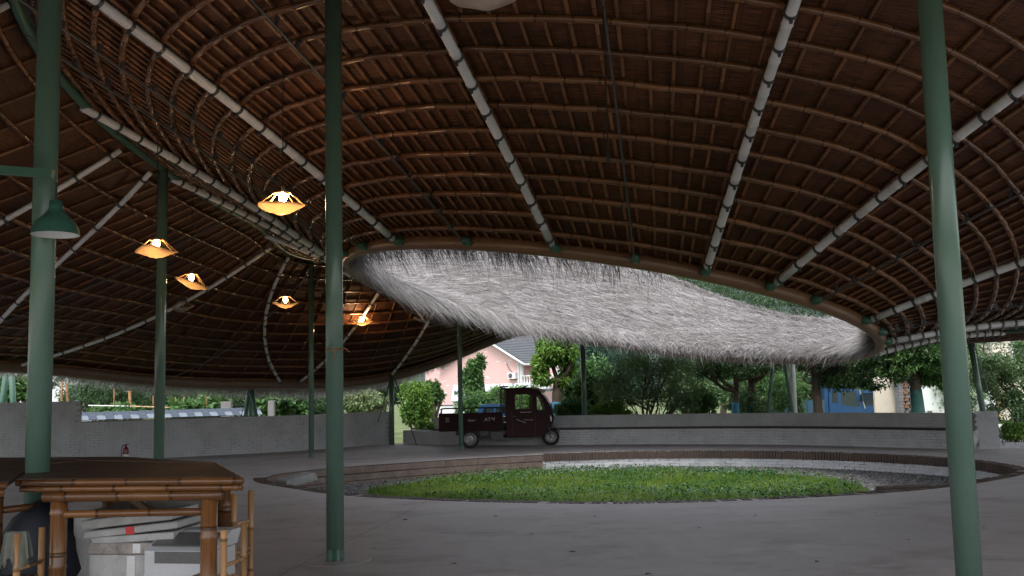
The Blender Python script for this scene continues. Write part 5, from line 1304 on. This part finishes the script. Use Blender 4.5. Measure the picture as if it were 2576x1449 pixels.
# ================================================================== houses, vehicles and the rest beyond
def mat_wallpaint():
    t = NT('pink_tiled_wall'); v = t.coord('Object'); f = t.noise(v, .4, 4)
    br = t.n('ShaderNodeTexBrick'); br.inputs['Scale'].default_value = 4.0; br.inputs['Color1'].default_value = (.64, .40, .385, 1); br.inputs['Color2'].default_value = (.67, .43, .41, 1); br.inputs['Mortar'].default_value = (.60, .37, .355, 1); br.inputs['Mortar Size'].default_value = .012
    mp = t.n('ShaderNodeMapping'); mp.inputs['Rotation'].default_value = (PI/2, 0, 0); tcn = t.n('ShaderNodeTexCoord'); t.l(tcn.outputs['Object'], mp.inputs[0]); t.l(mp.outputs[0], br.inputs['Vector'])
    return t.bsdf(t.mix(.3, br.outputs[0], t.ramp(f, [(.3, (.61, .38, .365)), (.7, (.69, .445, .43))])), .6)
M['pink'] = mat_wallpaint()
M['slate'] = m_plain('dark_grey_roof_tiles', (.075, .08, .09), .55, .25, 3)
M['plaster'] = m_plain('white_plaster', (.66, .67, .68), .7, .06, 2)
HY = 90.0
kx = HY/2500
hb = at_y(1304, 905, HY)            # eave corner of the gable end
H0 = np.array([hb[0], HY, -1.2]); ze = hb[2]-H0[2]
ridge = at_y(1212, 846, HY+2.5); xr = (ridge[0]-hb[0])*1.22; zr = ridge[2]-H0[2]
xl = 2.7*xr                           # symmetric gable
house = thing('pink_house', 'pink tiled house with a white balcony and a dark grey roof', 'house', tuple(H0), rad(-35))
gable = [(xl, 0), (0, 0), (0, ze), (xr, zr), (2*xr, ze), (xl, ze)]
V, T = plate(gable, [], .3); MB().raw(V, None, T).build('gable_wall', 'pink', house)
m = MB(); r1 = np.random.default_rng(5)
for k in range(46):
    x_ = r1.uniform(xl+.3, -.3); z_ = r1.uniform(1.6, ze+(zr-ze)*min(1, abs(x_/xr)*1.0 if x_ > xr else 1)-.5); MB().box((x_, -.006, z_), (r1.uniform(.3, .45), .012, .09)).build('white_tile', 'plaster', house)
MB().box((xl/2, -.03, 1.15), (abs(xl), .05, .9)).build('plinth', 'plaster', house); MB().box((xl/2, -.05, 1.62), (abs(xl)+.1, .1, .09)).build('string_course', 'slate', house)
MB().box((-.5, 4.2, ze/2), (.3, 8, ze)).build('side_wall', 'pink', house)
# roof: long slope falling to the right plus the gable rake
RL = 11.0
def slab3(a_, b_, c_, d_, th, name, mat, par):
    P = np.array([a_, b_, c_, d_], float); n_ = np.cross(P[1]-P[0], P[3]-P[0]); n_ /= np.linalg.norm(n_); n_ = n_ if n_[2] > 0 else -n_
    return MB().raw(np.vstack([P, P+n_*th]), [[0, 1, 2, 3], [4, 5, 6, 7], [0, 1, 5, 4], [1, 2, 6, 5], [2, 3, 7, 6], [3, 0, 4, 7]]).build(name, mat, par, recalc=True)
rf = slab3((.9, -.5, ze-.42), (.9, RL, ze-.42), (xr, RL, zr+.05), (xr, -.5, zr+.05), .14, 'roof', 'slate', house)
slab3((2*xr-.9, -.5, ze-.42), (2*xr-.9, RL, ze-.42), (xr, RL, zr+.05), (xr, -.5, zr+.05), .14, 'roof_slope', 'slate', house)
# courses of tiles on the visible slope
sl = np.array([xr-.9, 0, zr+.05-(ze-.42)]); nl = np.linalg.norm(sl); sl /= nl; nn = np.array([-sl[2], 0, sl[0]]); nn = nn if nn[2] > 0 else -nn
k = 0
while k*.36 < nl-.1:
    c = np.array([.9, RL/2-.25, ze-.42])+sl*(k*.36+.18)+nn*.17; R = np.stack([sl, [0, 1, 0], nn], 1)
    MB().box(c, (.34, RL+.5, .05), R @ np.array(Matrix.Rotation(.09, 3, 'Y'))).build('tile_course', 'slate', rf); k += 1
MB().tube([[xr, -.55, zr+.24], [xr, RL, zr+.24]], .13, 8).build('ridge_tile', 'slate', rf)
for (x0, z0, x1, z1) in ((.9, ze-.42, xr, zr+.05), (2*xr-.9, ze-.42, xr, zr+.05)): MB().tube([[x0, -.52, z0-.02], [x1, -.52, z1-.02]], .11, 4).build('barge_board', 'plaster', house)
MB().box((.95, RL/2, ze-.42), (.16, RL+1, .2)).build('gutter', 'plaster', house)
# second taller roof body behind, hipped
# balcony on the right
bw = 3.0; bz = at_y(1320, 972, HY)[2]-H0[2]
MB().box((bw/2, 1.3, bz-.12), (bw+.3, 2.6, .22)).build('balcony_floor', 'plaster', house)
MB().box((bw/2, 1.5, bz-.38), (bw+.9, 3.4, .22)).build('awning', 'slate', house)
V, T = plate([(0, bz), (bw+3, bz), (bw+3, ze), (0, ze)], [rect(.55, 1.35, bz+.05, bz+2.1)], .2); V[:, 1] += 1.9; MB().raw(V, None, T).build('rear_wall', 'pink', house)
wd = MB().box((.95, 1.96, bz+1.1), (.74, .04, 2.0)).build('window_pane', 'glass', house)
for (cx_, cz_, sx_, sz_) in ((.95, bz+2.1, .9, .08), (.56, bz+1.08, .07, 2.1), (1.34, bz+1.08, .07, 2.1), (.95, bz+1.08, .05, 2.1), (.95, bz+1.5, .8, .05)): MB().box((cx_, 1.9, cz_), (sx_, .1, sz_)).build('window_frame', 'plaster', wd)
for x_ in (.05, 2.05, 4.1): MB().box((x_+.1, .15, (bz+ze)/2-.2), (.3, .3, ze-bz)).build('balcony_pillar', 'plaster', house)
MB().box((bw/2+.6, .1, bz+.95), (bw+1.4, .16, .1)).build('hand_rail', 'plaster', house)
for k in range(13): MB().lathe([(.05, 0), (.09, .12), (.10, .3), (.05, .5), (.045, .7), (.08, .85), (.05, .92)], 8, Matrix.Translation((.25+k*.28, .1, bz))).build('baluster', 'plaster', house)
MB().tube([[.02, -.12, 1.6], [.02, -.12, ze-.3], [.5, .1, ze-.2]], .07, 6).build('downpipe', 'plaster', house)
ac = at_y(1289, 945, HY)-H0; a_ = MB().box((ac[0], -.2, ac[2]), (.82, .34, .56)).build('air_conditioner', 'plaster', house)
MB().lathe([(0, .02), (.2, .02), (.22, 0)], 20, Matrix.Translation((ac[0]-.12, -.375, ac[2])) @ Matrix.Rotation(PI/2, 4, 'X')).build('fan_grille', 'slate', a_); MB().box((ac[0]-.2, -.2, ac[2]-.33), (.06, .36, .08)).box((ac[0]+.2, -.2, ac[2]-.33), (.06, .36, .08)).build('wall_bracket', 'slate', a_)
MB().tube(catmull([(ac[0]-.1, -.05, ac[2]+.3), (ac[0]-.5, -.05, ac[2]+.7), (ac[0]-.75, -.05, ac[2]+1.2)], 5), .03, 6).build('pipe', 'slate', a_)
# solar water tank on the ridge
wt = at_y(1322, 836, HY+4); MB().tube([[wt[0]-H0[0]-.9, 4, wt[2]-H0[2]], [wt[0]-H0[0]+.9, 4, wt[2]-H0[2]]], .26, 14).build('water_tank', 'plaster', house, smooth=True)
# lean-to roof left of the tricycle
ln = at_y(1235, 1012, 75); lt = thing('shed', 'low white shed with a pale sheet roof in front of the pink house', 'shed', (ln[0], 75, 0))
MB().box((0, 0, -.05), (5.5, 3, 1.9)).build('wall', 'plaster', lt); M['sheet'] = m_plain('pale_sheet_roof', (.42, .45, .48), .5, .15, 3)
slab3((-2.9, -1.8, .9), (2.9, -1.8, .9), (2.9, 1.8, 2.1), (-2.9, 1.8, 2.1), .08, 'roof', 'sheet', lt)
for k in range(14): MB().tube([[-2.8+k*.43, -1.8, 1.0], [-2.8+k*.43, 1.8, 2.2]], .035, 5).build('roof_rib', 'sheet', lt)
# white house at the far left
wl = at_y(100, 985, 60); wh = thing('white_house', 'white house wall showing above the stepped end of the left wall', 'house', (wl[0], 60, 0))
MB().box((0, 3, 2.5), (3.4, 6, 7)).build('wall', 'plaster', wh); slab3((-2, -.5, 6), (2, -.5, 6), (2, 6.5, 7), (-2, 6.5, 7), .15, 'roof', 'slate', wh); MB().box((1.25, -.06, 2.7), (.1, .12, 5.4)).build('downpipe', 'sheet', wh)
MB().box((-.5, -.02, 2.2), (.8, .06, 1.0)).build('window', 'glass', wh)
# sided house on the right
sh_p = at_y(2600, 1000, 62); sh = thing('sided_house', 'cream house with horizontal siding and a window behind the right trees', 'house', (sh_p[0], 62, 0), rad(-4))
M['siding'] = m_plain('cream_siding', (.56, .50, .42), .6, .07, 2)
sx0 = at_y(2436, 900, 62)[0]-sh_p[0]
for k in range(30): MB().box((3.0, .1, .15+.3*k), (10.5, .06, .285), np.array(Matrix.Rotation(-.12, 3, 'X'))).build('siding_board', 'siding', sh)
MB().box((3.0, 3.2, 4.0), (10.4, 6, 10)).build('wall_body', 'siding', sh)
wz = at_y(2562, 900, 62); wnx = wz[0]-sh_p[0]
wdw = MB().box((wnx+.5, .04, wz[2]), (1.7, .08, 1.7)).build('window_pane', 'glass', sh)
for (cx_, cz_, sx_, sz_) in ((wnx+.5, wz[2]+.88, 1.9, .12), (wnx+.5, wz[2]-.88, 1.9, .12), (wnx-.38, wz[2], .12, 1.8), (wnx+1.38, wz[2], .12, 1.8), (wnx+.5, wz[2], .08, 1.7)): MB().box((cx_, -.02, cz_), (sx_, .12, sz_)).build('window_frame', 'plaster', wdw)
slab3((-3, -1, 9), (9, -1, 9), (9, 7, 10), (-3, 7, 10), .15, 'roof', 'slate', sh)
wm = at_y(2370, 880, 70); o = thing('pale_building', 'plain white building glimpsed between the light leaved tree and the thick column', 'building', (wm[0], 70, 0)); MB().box((0, 3, 3.0), (5.5, 6, 8)).build('wall', 'plaster', o); MB().box((0, 3, 7.08), (5.9, 6.4, .16)).build('roof', 'slate', o)
for k in range(3): MB().box((-1.6+k*1.6, -.01, 4.6), (.8, .06, 1.1)).build('window', 'glass', o)
# blue trucks
M['blue'] = m_plain('blue_truck_paint', (.006, .045, .12), .35, .12, 2)
M['blue_dark'] = m_plain('dull_blue_truck_bed', (.015, .055, .085), .6, .3, 3)
def truck(x_px, Y, rz, label, bed=True, s_=1.0):
    p = at_y(x_px, 1000, Y); t = thing('blue_truck', label, 'truck', (p[0], Y, -.75), rz, 'blue trucks parked beyond the wall'); t.scale = (s_, s_, s_)
    pr = [(-.85, .45), (.75, .45), (.85, .75), (.82, 1.15), (.55, 2.0), (.40, 2.12), (-.80, 2.14), (-.86, 2.05)]
    w1 = [(-.70, 1.38), (-.42, 1.38), (-.42, 1.95), (-.70, 1.95)]; w2 = [(-.25, 1.30), (.30, 1.20), (.66, 1.20), (.45, 1.95), (-.25, 1.95)]
    for sg in (-1, 1):
        V, T = plate(pr, [w1, w2], .05); V[:, 1] += sg*.85-(.05 if sg > 0 else 0); c_ = MB().raw(V, None, T).build('cab_side', 'blue', t)
        MB().raw([[a_[0], sg*.83, a_[1]] for a_ in w1], [[0, 1, 2, 3]]).build('window_pane', 'glass', c_); MB().raw([[a_[0], sg*.83, a_[1]] for a_ in w2], None, [[0, 1, 2], [0, 2, 3], [0, 3, 4]]).build('window_pane', 'glass', c_)
        MB().box((.72, sg*1.0, 1.62), (.08, .2, .36)).build('mirror', 'steel_black', t)
        MB().lathe([(0, .02), (.10, .01), (.11, -.02)], 14, Matrix.Translation((.86, sg*.6, .8)) @ Matrix.Rotation(PI/2, 4, 'Y')).build('headlight', 'lamp_glass', t)
    m = MB(); 
    for a_, b_ in zip(pr[:-1], pr[1:]):
        if (a_, b_) != (pr[3], pr[4]): m.raw([[a_[0], -.82, a_[1]], [b_[0], -.82, b_[1]], [b_[0], .82, b_[1]], [a_[0], .82, a_[1]]], [[0, 1, 2, 3]])
    m.build('cab_shell', 'blue', t); a_, b_ = pr[3], pr[4]
    MB().raw([[a_[0], -.8, a_[1]], [b_[0], -.8, b_[1]], [b_[0], .8, b_[1]], [a_[0], .8, a_[1]]], [[0, 1, 2, 3]]).build('windscreen', 'lamp_glass' if False else 'glass', t)
    MB().tube([[.9, -.86, 1.1], [.66, -.9, 2.0]], .04, 6).build('pillar_trim', 'chrome', t); MB().box((.84, 0, .5), (.12, 1.7, .22)).build('bumper', 'chrome', t)
    if bed:
        MB().box((-.98, 0, 1.55), (.16, 1.7, 2.0)).box((-1.0, 0, 2.62), (.5, 1.6, .10)).build('headboard', 'blue', t)
        b_ = MB().box((-2.9, 0, .78), (3.6, 1.9, .12)).build('bed_floor', 'blue_dark', t)
        for sg in (-1, 1):
            q = MB().box((-2.9, sg*.93, 1.2), (3.6, .06, .75)).build('bed_side', 'blue_dark', t)
            for k in range(6): MB().box((-4.5+k*.64, sg*.97, 1.2), (.08, .05, .75)).build('side_post', 'blue_dark', q)
        MB().box((-4.68, 0, 1.2), (.06, 1.9, .75)).build('tailgate', 'blue_dark', t)
        MB().box((-2.6, 0, .55), (3.9, .7, .2)).build('chassis', 'steel_black', t)
        for x_ in (-3.6,): 
            for sg in (-1, 1): wheel(t, (x_, sg*.75, .40), .40, .24)
    for sg in (-1, 1): wheel(t, (.0, sg*.75, .40), .40, .22)
    return t
truck(2112, 50, rad(2), 'blue dump truck cab and bed parked under the spreading dark tree')
truck(2172, 55, rad(-12), 'second blue truck cab parked just behind the dump truck', False, .92)
bc = thing('blue_van', 'blue vehicle roof showing over the tricycle cargo bed', 'van', tuple(at_y(1244, 1030, 40)*[1, 1, 0]-np.array([0, 0, .10])), rad(2))
V, T = plate([(-.75, .3), (.75, .3), (.78, .75), (.60, .86), (.45, 1.12), (-.55, 1.16), (-.72, .86), (-.78, .75)], [[(-.5, .84), (-.04, .84), (-.04, 1.06), (-.42, 1.06)], [(.04, .84), (.46, .84), (.36, 1.05), (.04, 1.05)]], .04)
for sg in (-1, 1): MB().raw(V+[0, sg*.55-(.04 if sg > 0 else 0), 0], None, T).build('body_side', 'blue', bc)
MB().box((-.05, 0, 1.15), (1.1, 1.08, .04)).build('roof', 'blue_dark', bc); MB().box((0, 0, .6), (1.5, 1.02, .4)).build('body', 'blue', bc); MB().box((-.02, -.5, .95), (.92, .01, .22)).build('window_pane', 'glass', bc)
MB().box((-.1, 0, 1.19), (.5, .8, .03)).build('roof_rack', 'steel_black', bc)
for x_ in (-.5, .5):
    for sg in (-1, 1): wheel(bc, (x_, sg*.46, .25), .25, .14)
# grey brick gate pillar, white panel, notice board with wooden frame
gp = at_y(2275, 1000, 42); gt = thing('gate_pillar', 'grey brick gate pillar with orange characters and a small tiled cap', 'pillar', (gp[0], 42, 0)); M['grey_brick'] = m_plain('grey_brick', (.17, .17, .18), .8, .3, 6); M['orange'] = m_plain('orange_sign_paint', (.45, .18, .05), .6, .2, 8)
gh = at_y(2275, 955, 42)[2]; k = 0
while k*.13 < gh-.1:
    for i in range(3): MB().box((-.22+.22*i+(.05 if k % 2 else -.05)*(i == 1), 0, .065+.13*k), (.205, .55, .118)).build('brick', 'grey_brick', gt)
    k += 1
MB().box((0, .02, gh/2), (.6, .46, gh)).build('core', 'mortar', gt); MB().box((0, 0, gh+.05), (.9, .8, .1)).box((0, 0, gh+.17), (.6, .6, .16), taper=.4).build('cap', 'slate', gt)
for k, yy in enumerate((968, 985, 1003, 1021)):
    z_ = at_y(2270, yy, 41.7)[2]; m = MB()
    for (cx_, cz_, sx_, sz_) in ((0, .07, .17, .022), (0, -.07, .17, .022), (0, 0, .022, .16), (-.06 if k % 2 else .06, 0, .02, .10)): m.box((cx_, 0, cz_), (sx_, .03, sz_))
    o = m.build('character', 'orange', gt); o.location = (-.06, -.30, z_)
cw = at_y(2230, 1000, 42.5); o = MB().box((0, 0, .9), (1.0, .2, 1.8)).build('garden_wall', 'siding'); bevel(o, .01); o.location = (cw[0], 42.6, 0); tag(o, 'cream wall panel beside the grey brick gate pillar', 'wall')
cw = at_y(2310, 1000, 42); gw2 = thing('entrance_wall', 'white panel in a grey brick surround next to the gate pillar', 'wall', (cw[0]+.1, 42.1, 0)); MB().box((0, 0, .95), (.5, .1, 1.7)).build('panel', 'plaster', gw2); MB().box((0, .1, .98), (1.0, .1, 1.96)).build('surround', 'grey_brick', gw2)
nb = at_y(2390, 1000, 40); nt = thing('notice_board', 'white notice board in a light wooden frame with a pitched top', 'notice board', (nb[0], 40, 0)); M['pine'] = m_plain('light_pine', (.42, .26, .10), .6, .2, 6)
M['poster'] = m_plain('white_poster', (.66, .70, .69), .5, .06, 1.5)
for x_ in (-1.3, .35, .75, 1.9): MB().box((x_, 0, .98), (.09, .09, 1.96)).build('post', 'pine', nt)
MB().box((-.47, 0, 1.0), (1.55, .04, 1.15)).build('board', 'poster', nt); MB().box((1.3, 0, 1.0), (1.05, .04, 1.15)).build('board', 'poster', nt)
MB().box((-.5, 0, 2.0), (2.1, .12, .08), np.array(Matrix.Rotation(-.10, 3, 'Y'))).build('top_rail', 'pine', nt); MB().box((1.3, 0, 2.02), (1.5, .12, .08), np.array(Matrix.Rotation(-.10, 3, 'Y'))).build('top_rail', 'pine', nt); MB().box((.55, 0, 1.62), (.4, .07, .07)).build('cross_rail', 'pine', nt)
# street lamp pole and white rail on the right
o = MB().tube([[0, 0, 0], [0, 0, 2.6]], .05, 10).lathe([(0, 2.75), (.25, 2.6), (.06, 2.55)], 12).build('garden_lamp', 'steel_dark'); q = at_y(1897, 1000, 38); o.location = (q[0], 38, 0); tag(o, 'slim dark garden lamp post among the trees behind the bench wall', 'lamp post')
rl = thing('white_rail', 'white rail fence in the hedge beyond the wall end', 'fence', tuple(at_y(2560, 1078, 34)*[1, 1, 0])); rz0 = at_y(2560, 1070, 34)[2]
MB().box((0, 0, rz0), (3.5, .08, .10)).build('rail', 'plaster', rl)
for k in range(4): MB().box((-1.5+k, 0, rz0/2), (.08, .08, rz0)).build('post', 'plaster', rl)
# hills
hx = np.linspace(-700, 700, 90); hy = np.array([260, 320, 400, 480, 560])
HX, HYg = np.meshgrid(hx, hy, indexing='ij'); prof_h = 26+14*np.sin(hx/120+1)+9*np.sin(hx/47)+5*np.sin(hx/19); fac = np.array([0, .55, .95, 1.25, 1.3])
HZ = prof_h[:, None]*fac[None]+3*np.sin(HX/17)*np.cos(HYg/23)*(fac[None] > 0)-.5
i, j = np.meshgrid(np.arange(89), np.arange(4), indexing='ij'); M['hill'] = m_plain('wooded_hill', (.018, .032, .026), .95, .4, .06)
structure(MB().raw(np.stack([HX, HYg, HZ], -1).reshape(-1, 3), np.stack([i*5+j, (i+1)*5+j, (i+1)*5+j+1, i*5+j+1], -1).reshape(-1, 4)).build('hills', 'hill', None, smooth=True))
